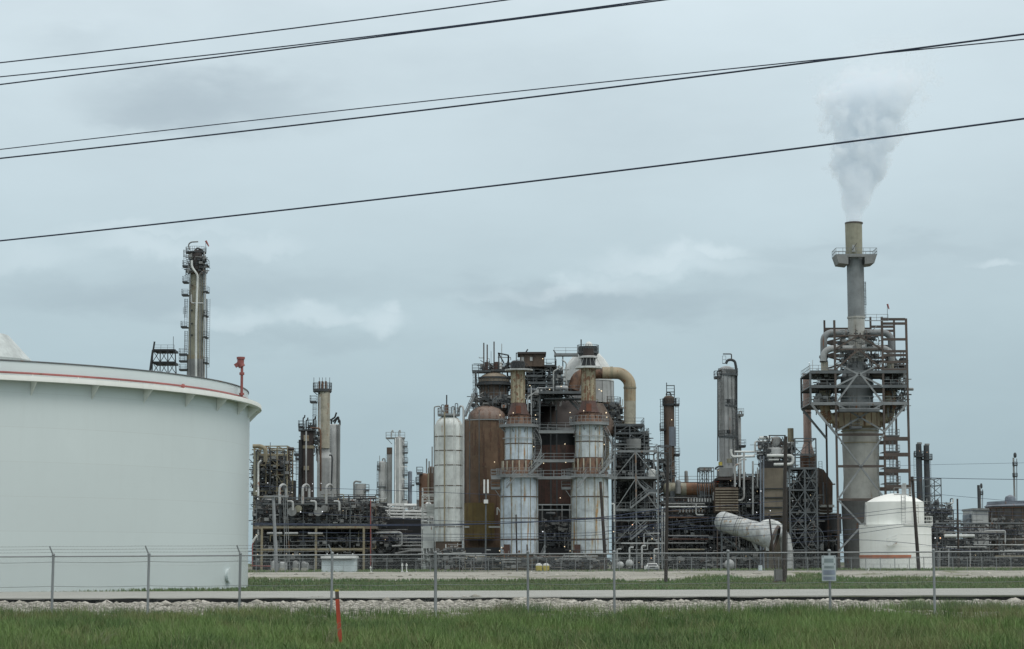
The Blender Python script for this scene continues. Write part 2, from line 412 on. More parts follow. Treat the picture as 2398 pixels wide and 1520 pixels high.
# ================================================================ THE GROUND
def npmesh(name, V, Fq, mat, kind=None, parent=None):
    me = bpy.data.meshes.new(name); k = Fq.shape[1]
    me.vertices.add(len(V)); me.vertices.foreach_set('co', V.astype(np.float32).ravel())
    me.loops.add(Fq.size); me.loops.foreach_set('vertex_index', Fq.astype(np.int32).ravel())
    me.polygons.add(len(Fq)); me.polygons.foreach_set('loop_start', np.arange(0, Fq.size, k, dtype=np.int32))
    me.update(calc_edges=True); me.materials.append(mat)
    o = bpy.data.objects.new(name, me); col.objects.link(o)
    if kind: o['kind'] = kind
    return o
def grid(name, xs, ys, zf, mat, kind='structure', smooth=True):
    X, Yg = np.meshgrid(xs, ys); Zg = zf(X, Yg); V = np.stack([X, Yg, Zg], -1).reshape(-1, 3)
    nx = len(xs); i, j = np.meshgrid(np.arange(nx-1), np.arange(len(ys)-1)); a = (j*nx+i).ravel()
    o = npmesh(name, V, np.stack([a, a+1, a+nx+1, a+nx], -1), mat, kind)
    if smooth: o.data.polygons.foreach_set('use_smooth', [True]*len(o.data.polygons))
    return o
rs = np.random.RandomState(4)
_lat = rs.uniform(-1, 1, (64, 64))
def _vn(x, y):
    i = np.floor(x).astype(int); j = np.floor(y).astype(int); fx = x-i; fy = y-j; fx = fx*fx*(3-2*fx); fy = fy*fy*(3-2*fy)
    L = lambda p, q: _lat[p % 64, q % 64]
    return (L(i, j)*(1-fx)+L(i+1, j)*fx)*(1-fy)+(L(i, j+1)*(1-fx)+L(i+1, j+1)*fx)*fy
def fbm(x, y, s=1.0, o=0):
    r = 0; x = np.asarray(x, float); y = np.asarray(y, float); x, y = np.broadcast_arrays(x, y)
    for k in range(3):
        f = s*.55*2.1**k; ca, sa = math.cos(.6+k), math.sin(.6+k); r = r + _vn((x*ca-y*sa)*f+o*3.7+k*11.3, (x*sa+y*ca)*f+o*1.9+k*5.1)/1.8**k
    return r
PY = [-200, 20, 60, 75, 94, 104, 109, 113, 135, 150, 214, 219, 240, 262, 9000]
PZ = [.1, .3, .38, .42, .40, .30, .22, .05, .1, .32, .32, .30, 1.1, 1.1, 1.1]
def prof(y): return np.interp(y, PY, PZ)
def zground(x, y): return prof(y) - .05
def gmat(name, fn):
    m, nt, bs = newmat(name); pos = nd(nt, 'ShaderNodeNewGeometry').outputs['Position']
    c, h, rough = fn(nt, pos); lnk(nt, c, bs.inputs['Base Color']); bs.inputs['Roughness'].default_value = rough
    bs.inputs['Specular IOR Level'].default_value = .15
    if h is not None:
        bp = nd(nt, 'ShaderNodeBump'); bp.inputs['Strength'].default_value = .8; bp.inputs['Distance'].default_value = .1
        lnk(nt, h, bp.inputs['Height']); lnk(nt, bp.outputs[0], bs.inputs['Normal'])
    MATS[name] = m; return m
def f_soil(nt, p):
    a = noise(nt, p, .25, 5); b = noise(nt, p, 4, 5)
    c = mixc(nt, ramp(nt, a, .4, .6), (.05,.08,.03), (.10,.11,.055)); return mixc(nt, ramp(nt, b, .4, .7), c, (.10,.095,.06)), b, .9
def f_gravel(nt, p):
    v = nd(nt, 'ShaderNodeTexVoronoi'); lnk(nt, p, v.inputs['Vector']); v.inputs['Scale'].default_value = 7
    a = noise(nt, p, .5, 5); b = noise(nt, p, 12, 4)
    c = mixc(nt, ramp(nt, a, .35, .65), (.32,.31,.265), (.46,.445,.385)); c = mixc(nt, ramp(nt, b, .35, .7), c, (.42,.405,.35))
    c = mixc(nt, ramp(nt, v.outputs['Distance'], .35, .7), c, (.08,.08,.065)); return c, v.outputs['Distance'], .9
def f_yard(nt, p):
    a = noise(nt, p, .08, 5); b = noise(nt, p, 2, 5)
    c = mixc(nt, ramp(nt, a, .45, .6), (.17,.165,.14), (.055,.075,.028)); return mixc(nt, ramp(nt, b, .4, .7), c, (.22,.21,.17)), b, .9
def f_dike(nt, p):
    a = noise(nt, p, .3, 5, .7, (.25, 1, 2), 3); b = noise(nt, p, 3, 5, .7, (.4, 1, 2), 1); g = noise(nt, p, .15, 4)
    c = mixc(nt, ramp(nt, a, .4, .6), (.28,.275,.24), (.37,.365,.32)); c = mixc(nt, ramp(nt, b, .62, .70), c, (.06,.06,.05))
    return mixc(nt, ramp(nt, g, .56, .66), c, (.13,.15,.07)), b, .9
gmat('soil', f_soil); gmat('gravel', f_gravel); gmat('yard', f_yard); gmat('dikeconc', f_dike)
gy = np.array(sorted(set([-200, 0, 20, 40, 60, 75, 85, 96, 104, 109, 113, 124, 135, 150, 180, 219, 222, 230, 240, 262, 400, 800, 2000, 9000])))
grid('ground', np.array([-9000, -2000, -400, -150, -60, 0, 60, 150, 400, 2000, 9000.]), gy.astype(float), zground, M['soil'])
tag(bpy.data.objects['ground'], kind='structure')
def zgrav(x, y):
    e = np.clip((y-108.5)/2.5, 0, 1); lump = fbm(x, y, .8)*.05 + fbm(x, y, 5, 9)*.03
    edge = np.clip((y-70)/6, 0, 1)
    return prof(y)*(1-e)+e*(.20+.22*fbm(x, y, .3, 5)+.08*fbm(x, y, 1.6, 15)) + .02 + lump*edge - .12*(1-edge)
grid('gravel', np.arange(-42, 42.1, .25), np.arange(70, 112.6, .25), zgrav, M['gravel'])
# the road slab, its front edge broken and undercut
rs2 = random.Random(3)
mb = MB(); xs = np.arange(-60, 60.01, .6); top = .52
def redge(x): return 110 + .25*math.sin(x*.9) + .35*math.sin(x*.37+1) + rs2.uniform(-.1, .1)
fr = [(x, redge(x), .05+.02*math.sin(x*1.7)) for x in xs]
rtop = lambda x: top + max(0, x)*.0022
for (x0, e0, t0), (x1, e1, t1) in zip(fr[:-1], fr[1:]):
    a, b = rtop(x0), rtop(x1)
    mb.add([(x0,e0,a),(x1,e1,b),(x1,136,b),(x0,136,a),(x0,e0,a-t0),(x1,e1,b-t1),(x1,136,b-.4),(x0,136,a-.4)], [(0,1,2,3),(5,4,7,6),(4,5,1,0),(6,7,3,2)])
mb2 = MB(); mb2.box((-60, 110.9, .05), (60, 111.2, .46)); o = mb2.build('road_gap_shade', M['darkvoid']); tag(o, kind='structure')  # recessed near-black box paints the shadow gap under the slab edge
o = mb.build('road', M['road']); tag(o, kind='structure')
# concrete flood bank
def zb(x, y): return np.interp(y, [221.5, 224, 239.5, 242, 252, 252.4], [.34, .48, 1.16, 1.24, 1.22, 1.0]) + fbm(x, y, .6, 3)*.03
grid('concrete_bank', np.arange(-120, 120.1, 1.0), np.array([221.5, 224, 227, 230, 233, 236, 239.5, 242, 247, 252, 252.4]), zb, M['dikeconc'])
grid('plant_yard', np.arange(-300, 300.1, 10.), np.array([252.5, 270, 300, 340, 400, 500, 700.]), lambda x, y: 1.1+.04+0*x, M['yard'])
# stones
def stones(name, n, xr, yr, smin, smax, zf, mat, seed, label):
    r = np.random.RandomState(seed); base = np.array([(1,0,0),(-1,0,0),(0,1,0),(0,-1,0),(0,0,1),(0,0,-1),(.6,.6,.5),(-.6,.6,.5),(.6,-.6,.5),(-.6,-.6,.5)], float)
    fc = np.array([(4,6,8),(4,7,6),(4,9,7),(4,8,9),(0,8,6),(2,6,7),(1,7,9),(3,9,8),(5,0,2),(5,2,1),(5,1,3),(5,3,0),(0,6,2),(2,7,1),(1,9,3),(3,8,0)])
    x = r.uniform(*xr, n); y = r.uniform(*yr, n); s = smin*(smax/smin)**(r.rand(n)**2.2)
    V = base[None]*s[:, None, None]*r.uniform(.6, 1.2, (n, 10, 3))*np.array([1.2, 1, .6]); a = r.uniform(0, 6.28, n)
    ca, sa = np.cos(a)[:, None], np.sin(a)[:, None]; vx = V[..., 0]*ca-V[..., 1]*sa; vy = V[..., 0]*sa+V[..., 1]*ca
    V = np.stack([vx+x[:, None], vy+y[:, None], V[..., 2]+(zf(x, y))[:, None]], -1).reshape(-1, 3)
    Fc = (fc[None]+np.arange(n)[:, None, None]*10).reshape(-1, 3)
    o = npmesh(name, V, Fc, mat); tag(o, label, 'gravel', kind='stuff'); return o
m, nt, bs = newmat('stone'); g_ = nd(nt, 'ShaderNodeNewGeometry'); rr_ = noise(nt, g_.outputs['Position'], 1.5, 3)
c_ = mixc(nt, g_.outputs['Random Per Island'], (.24,.23,.19), (.55,.53,.47)); c_ = mixc(nt, ramp(nt, rr_, .55, .7), c_, (.14,.13,.11))
lnk(nt, c_, bs.inputs['Base Color']); bs.inputs['Roughness'].default_value = .9; MATS['stone'] = m
stones('gravel', 60000, (-31, 31), (74, 110.5), .025, .11, zgrav, m, 1, 'pale loose gravel and broken stone below the road')
stones('rubble', 1500, (-31, 31), (106, 111.5), .06, .36, zgrav, m, 2, 'broken concrete chunks along the eroded road edge')
stones('rubble', 1200, (-70, 70), (222, 240), .08, .35, lambda x, y: zb(x, y)-.02, m, 5, 'loose stones lying on the concrete flood bank')
# grass
def leafmat(name, c0, c1, c2):
    m, nt, bs = newmat(name); g = nd(nt, 'ShaderNodeNewGeometry'); pos = g.outputs['Position']
    a = noise(nt, pos, .22, 4, .6, (1, .5, .2), 4); b = noise(nt, pos, 1.1, 3)
    e = noise(nt, pos, .16, 4, .6, (1, .8, .2), 9)
    c = mixc(nt, ramp(nt, a, .40, .60), c0, c1); c = mixc(nt, mth(nt, 'MULTIPLY', ramp(nt, b, .50, .66), .7), c, c2); c = mixc(nt, mth(nt, 'MULTIPLY', ramp(nt, e, .52, .64), .65), c, c2)
    c = mixc(nt, mth(nt, 'MULTIPLY', g.outputs['Random Per Island'], .5), c, tuple(x*1.45 for x in c1))
    lnk(nt, c, bs.inputs['Base Color']); bs.inputs['Roughness'].default_value = .6; bs.inputs['Specular IOR Level'].default_value = .25
    bs.inputs['Transmission Weight'].default_value = 0
    MATS[name] = m; return m
leafmat('blade', (.05,.098,.034), (.125,.20,.062), (.20,.175,.095)); leafmat('blade_far', (.11,.15,.06), (.085,.16,.055), (.22,.21,.12))
leafmat('weed', (.15,.17,.085), (.19,.22,.12), (.2,.18,.11))
def grass(name, label, x, y, z, h, w, mat, seed, lean=.35):
    h = h*np.where((np.abs(x+4.15) < .5) & (y > 47.5) & (y < 51.2), .3, 1.0)   # trodden patch in front of the marker post
    r = np.random.RandomState(seed); n = len(x); a = r.uniform(0, 6.28, n); l = r.uniform(.1, 1, n)*lean*h; d = r.uniform(0, 6.28, n)
    ux, uy = np.cos(a)*w/2, np.sin(a)*w/2; lx, ly = np.cos(d)*l, np.sin(d)*l
    p = np.zeros((n, 5, 3)); 
    p[:, 0] = np.stack([x-ux, y-uy, z], -1); p[:, 1] = np.stack([x+ux, y+uy, z], -1)
    p[:, 2] = np.stack([x-ux*.8+lx*.35, y-uy*.8+ly*.35, z+h*.6], -1); p[:, 3] = np.stack([x+ux*.8+lx*.35, y+uy*.8+ly*.35, z+h*.6], -1)
    p[:, 4] = np.stack([x+lx, y+ly, z+h*(1-.15*l/np.maximum(h, .01))], -1)
    i = np.arange(n)[:, None]*5
    o = npmesh(name, p.reshape(-1, 3), np.concatenate([i+np.array([[0, 1, 3]]), i+np.array([[0, 3, 2]]), i+np.array([[2, 3, 4]])]), mat)
    if label: tag(o, label, 'grass', kind='stuff')
    return o
r = np.random.RandomState(11); n = 400000
y = 42 + (80-42)*r.rand(n)**.9; x = r.uniform(-1, 1, n)*(y*.26+6)
edge = 68.8 + 4.2*fbm(x, y*0+1, .45, 2) + 2.6*fbm(x, y, 2.0, 7) + 1.3*np.clip((x-9)/6, 0, 1)
keep = (y < edge) | (r.rand(n) < .10*(y < edge+3.5)); x, y = x[keep], y[keep]
hh = (.24+.15*fbm(x, y, .5, 1)+.14*fbm(x, y, 1.6, 12)+.10*fbm(x, y, 5, 20))*r.uniform(.5, 1.25, len(x)); hh = np.clip(hh*1.05, .06, .8)
grass('grass', 'long green roadside grass in front of the chain link fence', x, y, zground(x, y)+.02, hh, r.uniform(.008, .02, len(x)), M['blade'], 12, .6)
n = 7000; y = r.uniform(43, 75, n); x = r.uniform(-1, 1, n)*(y*.26+2.5); q = fbm(x, y, .8, 22)+.3; keep = q > r.uniform(0, .7, n); x, y = x[keep], y[keep]
grass('seed_grass', 'thin pale seeding stems scattered through the roadside grass', x, y, zground(x, y)+.02, r.uniform(.3, .62, len(x)), r.uniform(.005, .010, len(x)), M['weed'], 18, .45)
tx, ty, th = [], [], []
for k in range(150):
    cy = 44+26*r.rand()**.8; cx = r.uniform(-1, 1)*cy*.25; m_ = r.randint(30, 130); s = r.uniform(.1, .35); tx.append(cx+r.normal(0, s, m_)); ty.append(cy+r.normal(0, s, m_)); th.append(r.uniform(.22, .52)*r.uniform(.5, 1.1, m_))
x, y, hh = map(np.concatenate, (tx, ty, th))
grass('weeds', 'taller darker weed clumps standing out of the roadside grass', x, y, zground(x, y)+.02, hh, r.uniform(.014, .035, len(x)), M['blade'], 19, .65)
# tufts of taller grass by the posts and at right
tx, ty, th = [], [], []
for k in range(170):
    cy = r.uniform(69, 80); cx = r.uniform(-1, 1)*19
    if k < 40: cx = r.uniform(14.5, 19); cy = r.uniform(76, 84)
    elif k < 70: cx = r.choice([.6, 9.0, 7.5, -1, 5.2, -8, 12])+r.normal(0, .7); cy = r.uniform(73, 77)
    m_ = r.randint(60, 220); s = r.uniform(.2, .6); tx.append(cx+r.normal(0, s, m_)); ty.append(cy+r.normal(0, s, m_)); th.append(r.uniform(.2, .6)*r.uniform(.5, 1.1, m_))
x, y, hh = map(np.concatenate, (tx, ty, th))
grass('grass_tufts', 'taller grass tufts growing into the gravel along the fence line', x, y, zground(x, y)+.02, hh, r.uniform(.01, .022, len(x)), M['blade'], 13, .5)
n = 70000; y = r.uniform(136, 223, n); x = r.uniform(-1, 1, n)*(y*.25+8); g = fbm(x, y, .12, 3)
keep = g > -.9; x, y = x[keep], y[keep]
grass('grass', 'pale green grass strip between the road and the concrete bank', x, y, zground(x, y)+.02, r.uniform(.06, .22, len(x))*(1+.8*np.clip(fbm(x, y, .15, 2), -1, 1.5)), r.uniform(.04, .09, len(x)), M['blade_far'], 14, .6)
n = 45000; y = r.uniform(219, 234, n); x = r.uniform(-62, 62, n); q = fbm(x, y*.3, .22, 8)+.45-(y-222)/7; keep = q > 0; x, y = x[keep], y[keep]
grass('weeds', 'green weeds creeping up the concrete bank', x, y, zb(x, y), r.uniform(.1, .45, len(x)), r.uniform(.04, .09, len(x)), M['blade_far'], 15, .5)
n = 26000; y = r.uniform(253, 330, n); x = r.uniform(-90, 110, n); q = fbm(x, y, .07, 15)+.25*(x > 8); keep = q > .05; x, y = x[keep], y[keep]
grass('grass', 'short grass around the feet of the refinery units', x, y, 1.12+0*x, r.uniform(.1, .4, len(x)), r.uniform(.06, .12, len(x)), M['blade_far'], 16, .5)
# pale seeding stalks standing above the grass: each plant is a thing
def stalks(name, label, px, py, Y, n, seed, hh, spread):
    rnd = random.Random(seed); b = P(px, py, Y); b.z = float(zground(b.x, b.y)); o = MB()
    for i in range(n):
        a = b + Vector((rnd.uniform(-.12, .12), rnd.uniform(-.1, .1), 0)); s = rnd.uniform(.5, 1)*spread*rnd.choice((-.35, 1, 1)); h = hh*rnd.uniform(.6, 1)
        pts = [a, a+Vector((s*.25, 0, h*.5)), a+Vector((s*.6, 0, h*.85)), a+Vector((s, 0, h*rnd.uniform(.85, 1)))]
        o.tube(fillet(pts, .2, 3), .009, 4, .003)
    ob = o.build(name, M['weed']); tag(ob, label, 'plant', 'pale grass plants standing above the roadside grass')
stalks('grass_plant', 'pale arching grass stalks beside the orange marker post', 765, 1512, 50.4, 12, 1, .72, .42)
stalks('grass_plant', 'clump of pale grass stalks leaning right, below the first fence posts', 232, 1512, 50, 9, 2, .55, .5)
stalks('grass_plant', 'short pair of pale grass stalks standing alone in the right half of the verge', 1652, 1510, 51, 5, 3, .48, -.25)
stalks('grass_plant', 'thin bent grass stalk by itself in the middle of the verge', 1178, 1512, 50, 2, 4, .42, -.35)
stalks('grass_plant', 'tall sparse grass stalks just left of the orange marker', 706, 1505, 52, 5, 6, .62, .3)
# ================================================================ THE FENCE
FY = 75.0
px_posts = [-1060, -818, -575, -335, -98, 125, 349, 563, 778, 1020, 1236, 1438, 1705, 1942, 2186, 2420, 2662, 2905, 3146]
def frail(x): 
    return P(x, 1304 - 12.5*x/2398, FY)
ft = T('chain_link_fence', 'grey chain link fence with top rail running along the grass verge', 'fence', 1200, 1440, FY, base=.4)
up = Vector((0, 0, 1))
for x in px_posts:
    b = frail(x); mb = MB(); lean = Vector(((-.02 if x < 900 else 0), 0, 0))
    mb.tube([Vector((b.x, FY, .25))+lean, b+up*.05], .045 if x != 1020 else .055, 10); ps = mb.build('post', M['galv'], ft.o)
    mb = MB(); mb.ball(b+up*.06, .06, 10, 6); mb.build('post_cap', M['galv'], ps)
    if x < 800:
        mb = MB(); mb.bar(b+up*.03, b+Vector((-.12, -.1, .36)), .035); mb.build('barb_arm', M['galv'], ps)
mb = MB(); mb.tube([frail(x) for x in (-1060, 300, 700, 1100, 1500, 1900, 3146)], .024, 8); mb.build('top_rail', M['galv'], ft.o)
for nm, dz in (('tension_wire', -.19), ('tension_wire', -1.03)):
    mb = MB()
    for a, b in zip(px_posts[:-1], px_posts[1:]):
        A, B = frail(a), frail(b); pts = [A.lerp(B, i/8)+up*(dz-.03*math.sin(PI*i/8)) for i in range(9)]; mb.tube(pts, .008, 4)
    mb.build(nm, M['galv'], ft.o)
for i, f in enumerate((.4, .7, 1.0)):
    mb = MB()
    for a, b in zip(px_posts[:8], px_posts[1:9]):
        A, B = frail(a)+Vector((-.12*f, -.1*f, .35*f)), frail(b)+Vector((-.12*f, -.1*f, .35*f)); mb.tube([A.lerp(B, j/6)+up*(-.012*math.sin(PI*j/6)) for j in range(7)], .005, 4)
        for j in range(28): 
            c = A.lerp(B, j/28); mb.bar(c+Vector((-.02, 0, -.02)), c+Vector((.02, 0, .02)), .004)
    mb.build('barbed_wire', M['galv'], ft.o)
A, B = frail(-1060), frail(3146); L = B.x-A.x; hgt = 1.95; N = int((L+hgt)/.055)
V, Fq = [], []
def zt(x): return A.z+(B.z-A.z)*(x-A.x)/L - .02
for i in range(N):
    for s in (1, -1):
        x0 = A.x - (hgt if s > 0 else 0) + i*.055; x1 = x0 + hgt*s*1.0
        if s < 0: x1 = x0 - hgt
        # clip to the run of the fence
        p0 = (x0, 0.0); p1 = (x1, hgt)
        def cl(p, q, lo, hi):
            t0, t1 = 0.0, 1.0; d = q[0]-p[0]
            for lim, sg in ((lo, 1), (hi, -1)):
                t = (lim-p[0])/d
                if (d*sg) > 0: t0 = max(t0, t)
                else: t1 = min(t1, t)
            return t0, t1
        t0, t1 = cl(p0, p1, A.x, B.x)
        if t1 <= t0: continue
        k = len(V); w = .0015; oy = .03*s*.1
        for t in (t0, t1):
            x = p0[0]+(p1[0]-p0[0])*t; z = zt(x)-hgt+hgt*t
            V += [(x-w, FY-.01+oy, z), (x+w, FY-.01+oy, z), (x, FY-.006+oy, z)]
        Fq += [(k, k+1, k+4, k+3), (k+1, k+2, k+5, k+4), (k+2, k, k+3, k+5)]
o = npmesh('chain_link', np.array(V), np.array(Fq), M['galv']); o.parent = ft.o; o.location = -ft.o.location
# warning sign
st = T('warning_sign', 'pale blue rectangular warning sign with rows of small print, fixed to the fence', 'sign', 1941, 1362, FY-.09, base=P(1941, 1362, FY-.09).z)
mb = MB(); a = P(1925, 1361, FY-.09); b = P(1957, 1301, FY-.09); mb.box((a.x, FY-.10, a.z), (b.x, FY-.08, b.z)); mb.build('sign_board', M['signwhite'], st.o)
def sbar(x0, x1, y0, y1, mat, nm='print_block'):
    mb = MB(); a = P(x0, y1, FY-.105); b = P(x1, y0, FY-.105); q = .003 if nm == 'print_row' else 0; mb.box((a.x, FY-.106-q, a.z), (b.x, FY-.1025, b.z)); mb.build(nm, M[mat], st.o)
sbar(1930, 1952, 1308, 1318, 'signgreen'); sbar(1930, 1953, 1325, 1331, 'signgreen'); sbar(1928, 1955, 1335, 1346, 'signblue'); sbar(1928, 1955, 1350, 1358, 'signblue')
for y_ in (1310, 1312.5, 1315, 1327, 1329, 1337, 1339.5, 1342, 1344.5, 1352, 1354, 1356):
    sbar(1931, 1951-(y_*7 % 5), y_-.4, y_+.4, 'bluegrey', 'print_row')
for x in (1927.5, 1954.5):
    for y_ in (1304, 1321): sbar(x-1, x+1, y_-1, y_+1, 'steel_dk', 'bolt')
# orange marker post
mt = T('marker_post', 'leaning orange marker post with a dark and yellow top, standing in the grass', 'marker post', 796, 1500, 51, base=.3)
p0 = P(797, 1506, 51); p1 = P(790, 1403, 51); p2 = P(789.5, 1397, 51); p3 = P(789, 1385, 51)
mb = MB(); mb.bar(p0, p1, .095, .03); mb.build('post', M['orange'], mt.o)
mb = MB(); mb.bar(p2.lerp(p1, .9), p3, .09, .032); mb.build('dark_band', M['steel_rust'], mt.o)
mb = MB(); mb.bar(p3, P(789, 1381, 51), .10, .035); mb.build('cap', M['yellow'], mt.o)
# ================================================================ THE OVERHEAD LINES
WG = 'overhead power lines crossing the sky'
def wire(label, pts, Y0, Y1, r, n=24):
    # quadratic through three photo points, running from Y0 at left to Y1 at right
    (xa, ya), (xb, yb), (xc, yc) = pts; V = []
    n = 56
    def yq(x): return ya*(x-xb)*(x-xc)/((xa-xb)*(xa-xc)) + yb*(x-xa)*(x-xc)/((xb-xa)*(xb-xc)) + yc*(x-xa)*(x-xb)/((xc-xa)*(xc-xb))
    for i in range(n+1):
        x = -3600 + 9600*i/n; xq = min(max(x, -900), 3300); s_ = yq(xq+1)-yq(xq); y = yq(xq)+(x-xq)*s_
        V.append(P(x, y, Y0+(Y1-Y0)*(x+250)/2898))
    mb = MB(); mb.tube(V, r*.84, 6); o = mb.build('power_line', M['wire']); tag(o, label, 'power line', WG)
wire('topmost dark power line, first to leave the top of the view', [(0, 147), (600, 77), (1185, 0)], 62, 44, .022)
wire('second dark power line from the top, upper one of the tight pair', [(0, 180), (800, 93), (1530, -1)], 62, 44, .020)
wire('third dark power line from the top, lower one of the tight pair', [(0, 198), (800, 97), (1530, 3)], 62, 44, .024)
wire('thin dark power line, upper at left and lower where it passes the steam', [(0, 350), (1200, 215), (2398, 92)], 62, 44, .017)
wire('thick dark power line crossing the thin one near the steam plume', [(0, 371), (1200, 233), (2398, 80)], 62, 44, .026)
wire('lowest power line, alone across the middle of the sky and the plume', [(0, 564), (1200, 430), (2398, 278)], 62, 44, .027)
# ================================================================ THE BIG TANK
R = 31.0; D = 181.0; ang = math.radians(-16.88)
tc = (D*math.sin(ang), D*math.cos(ang)); TB = .3
def tz(py, px=0, Y=150): return P(px, py, Y).z
zg = 15.1
tk = T('storage_tank', 'huge white cylindrical storage tank with a rim walkway and red foam pipe', 'storage tank', 0, 1380, 170, base=TB)
tk.o.location = (tc[0], tc[1], TB)
mb = MB(); mb.lathe(tc, [(R, TB), (R, zg)], 160, cap=False); mb.build('shell', M['tank_white'], tk.o)
mb = MB(); mb.lathe(tc, [(R-.15, zg), (R-.15, zg+1.22)], 160, cap=False); mb.lathe(tc, [(R-.30, zg+1.22), (R-.30, zg)], 160, cap=False); mb.build('upper_shell', M['tank_white'], tk.o)
mb = MB(); mb.tube([(tc[0]+(R-.12)*math.cos(2*PI*i/160), tc[1]+(R-.12)*math.sin(2*PI*i/160), zg+1.24) for i in range(161)], .055, 6); mb.build('rim', M['steel'], tk.o)
mb = MB(); mb.lathe(tc, [(R-.15, zg+.12), (R+.95, zg+.12), (R+.98, zg-.10), (R+.98, zg-.22), (R+.6, zg-.22), (R+.02, zg-.1)], 160, cap=False); wg = mb.build('wind_girder', M['small_tank'], tk.o)
for i in range(40):
    a = -PI/2 + ang*0 + 2*PI*i/40 + .03; mb = MB(); c, s = math.cos(a), math.sin(a)
    q = lambda r, z, t=0: (tc[0]+r*c-t*s, tc[1]+r*s+t*c, z)
    mb.add([q(R+.01, zg-.12, .04), q(R+.9, zg-.23, .04), q(R+.01, zg-1.15, .04), q(R+.01, zg-.12, -.04), q(R+.9, zg-.23, -.04), q(R+.01, zg-1.15, -.04)], [(0,1,2),(5,4,3),(1,4,5,2),(0,3,4,1)])
    mb.build('bracket', M['small_tank'], tk.o)
mb = MB(); mb.tube([(tc[0]+(R+.12)*math.cos(a), tc[1]+(R+.12)*math.sin(a), zg+.38) for a in [(-PI*.95+PI*1.1*i/120) for i in range(121)]], .075, 8); fp = mb.build('foam_pipe', M['redpaint'], tk.o)
for i in range(30):
    a = -PI*.95+PI*1.1*i/30; x_, y_ = tc[0]+(R+.12)*math.cos(a), tc[1]+(R+.12)*math.sin(a)
    mb = MB(); mb.bar((x_, y_, zg+.1), (x_, y_, zg+.36), .06); mb.build('pipe_support', M['small_tank'], fp)
# find the angles seen at given photo columns, on the near side
def tangle(px, rr=R+.12):
    best = None
    for i in range(2000):
        a = -PI + PI*i/1000.; x_, y_ = tc[0]+rr*math.cos(a), tc[1]+rr*math.sin(a)
        if (x_*-tc[0]+y_*-tc[1]) + (tc[0]**2+tc[1]**2) < rr*rr: continue
        u = 1199+F*x_/(y_*.994+.111*13.); e = abs(u-px)
        if best is None or e < best[0]: best = (e, a)
    return best[1]
a = tangle(429); x_, y_ = tc[0]+(R+.12)*math.cos(a), tc[1]+(R+.12)*math.sin(a); mb = MB(); mb.ball((x_, y_, zg+.38), .17, 10, 6); mb.build('flange', M['redpaint'], fp)
a = tangle(559); x_, y_ = tc[0]+(R+.35)*math.cos(a), tc[1]+(R+.35)*math.sin(a)
mb = MB(); mb.tube([(x_, y_, zg+.3), (x_, y_, zg+3.0)], .11, 10); fc = mb.build('foam_riser', M['redpaint'], tk.o)
mb = MB(); mb.tube([(x_, y_, zg+2.05), (x_, y_, zg+2.25)], .2, 12); mb.build('flange', M['redpaint'], fc); mb = MB(); mb.tube([(x_, y_, zg+.45), (x_, y_, zg+.62)], .2, 12); mb.build('flange', M['redpaint'], fc)
mb = MB(); mb.tube(fillet([(x_, y_, zg+2.7), (x_-.12, y_, zg+2.95), (x_-.1, y_, zg+3.4)], .1), .27, 14); mb.tube([(x_-.1, y_, zg+3.3), (x_-.1, y_, zg+3.48)], .33, 14)
mb.bar((x_-.55, y_, zg+2.75), (x_-.1, y_, zg+3.05), .3); mb.build('foam_chamber', M['redpaint'], fc)
a = tangle(536, R); x_, y_ = tc[0]+(R+.0)*math.cos(a), tc[1]+(R+.0)*math.sin(a)
# round manway near the foot, right
a = tangle(537, R); c_ = Vector((tc[0]+R*math.cos(a), tc[1]+R*math.sin(a), 1.35)); nrm = Vector((math.cos(a), math.sin(a), 0))
mb = MB(); mb.tube([c_-nrm*.05, c_+nrm*.22], .5, 20); mb.tube([c_+nrm*.22, c_+nrm*.27], .6, 20); mb.build('manway', M['tank_white'], tk.o)
# a second pale tank far behind, only its roof seen
t2 = T('storage_tank', 'pale tank roof rising behind the big white tank at the left edge', 'storage tank', -40, 1335, 420)
t2.cyl('shell', -60, 850, 1335, 260, 'tankghost', n=60)
t2.cyl('roof', -60, 783, 850, 150, 'tankghost', prof=[(783, 1), (784, 150), (786, 158), (845, 268), (850, 268)], n=60)
# ================================================================ THE REFINERY
# ---- white silo
t = T('silo', 'tall white ribbed silo with domed top left of the rusty regenerator', 'silo', 1051, 1337, 342)
t.cyl('shell', 1051, 972, 1268, 66, 'silo_white', dome=30)
t.bands('hoop', 1051, [1023, 1056, 1090, 1138, 1190, 1234], 66, 'brown', th=.06)
t.ribs('rib', 1051, 995, 1266, 66, 10, 'silo_white', th=.1, a0=.2)
t.pipe('pipe', [(1041, 965, -3), (1041, 1268, -3)], 2.0, 'tan'); t.pipe('pipe', [(1063, 960, -3), (1063, 1225, -3)], 1.1, 'white')
t.pipe('pipe', [(1085, 1330, -1.5), (1085, 953, -1.5), (1078, 950, -1), (1072, 965, 0)], 2.2, 'ltgrey'); t.pipe('pipe', [(1017, 1330, 0), (1017, 953, 0), (1030, 951, 0), (1040, 968, 0)], 1.4, 'grey')
t.cyl('skirt', 1051, 1268, 1337, 62, 'brown'); t.ring(1051, 972, 8, 52, 'steel_lt', h=1.1)
t.cyl('vent', 1046, 925, 975, 3, 'steel_dk'); t.cyl('valve', 1046, 948, 972, 9, 'rust')
for x, y in ((1034, 948), (1058, 952), (1066, 945)): t.pipe('pipe', [(x, 972), (x, y), (x+6, y), (x+6, 970)], 1.0, 'steel')
clutter(t, 1022, 1088, 1272, 1330, 5, 1.0, D=-3, dY=-5, pal=('white','grey','brown','tan','steel_dk'), ncap=14, rmax=2)
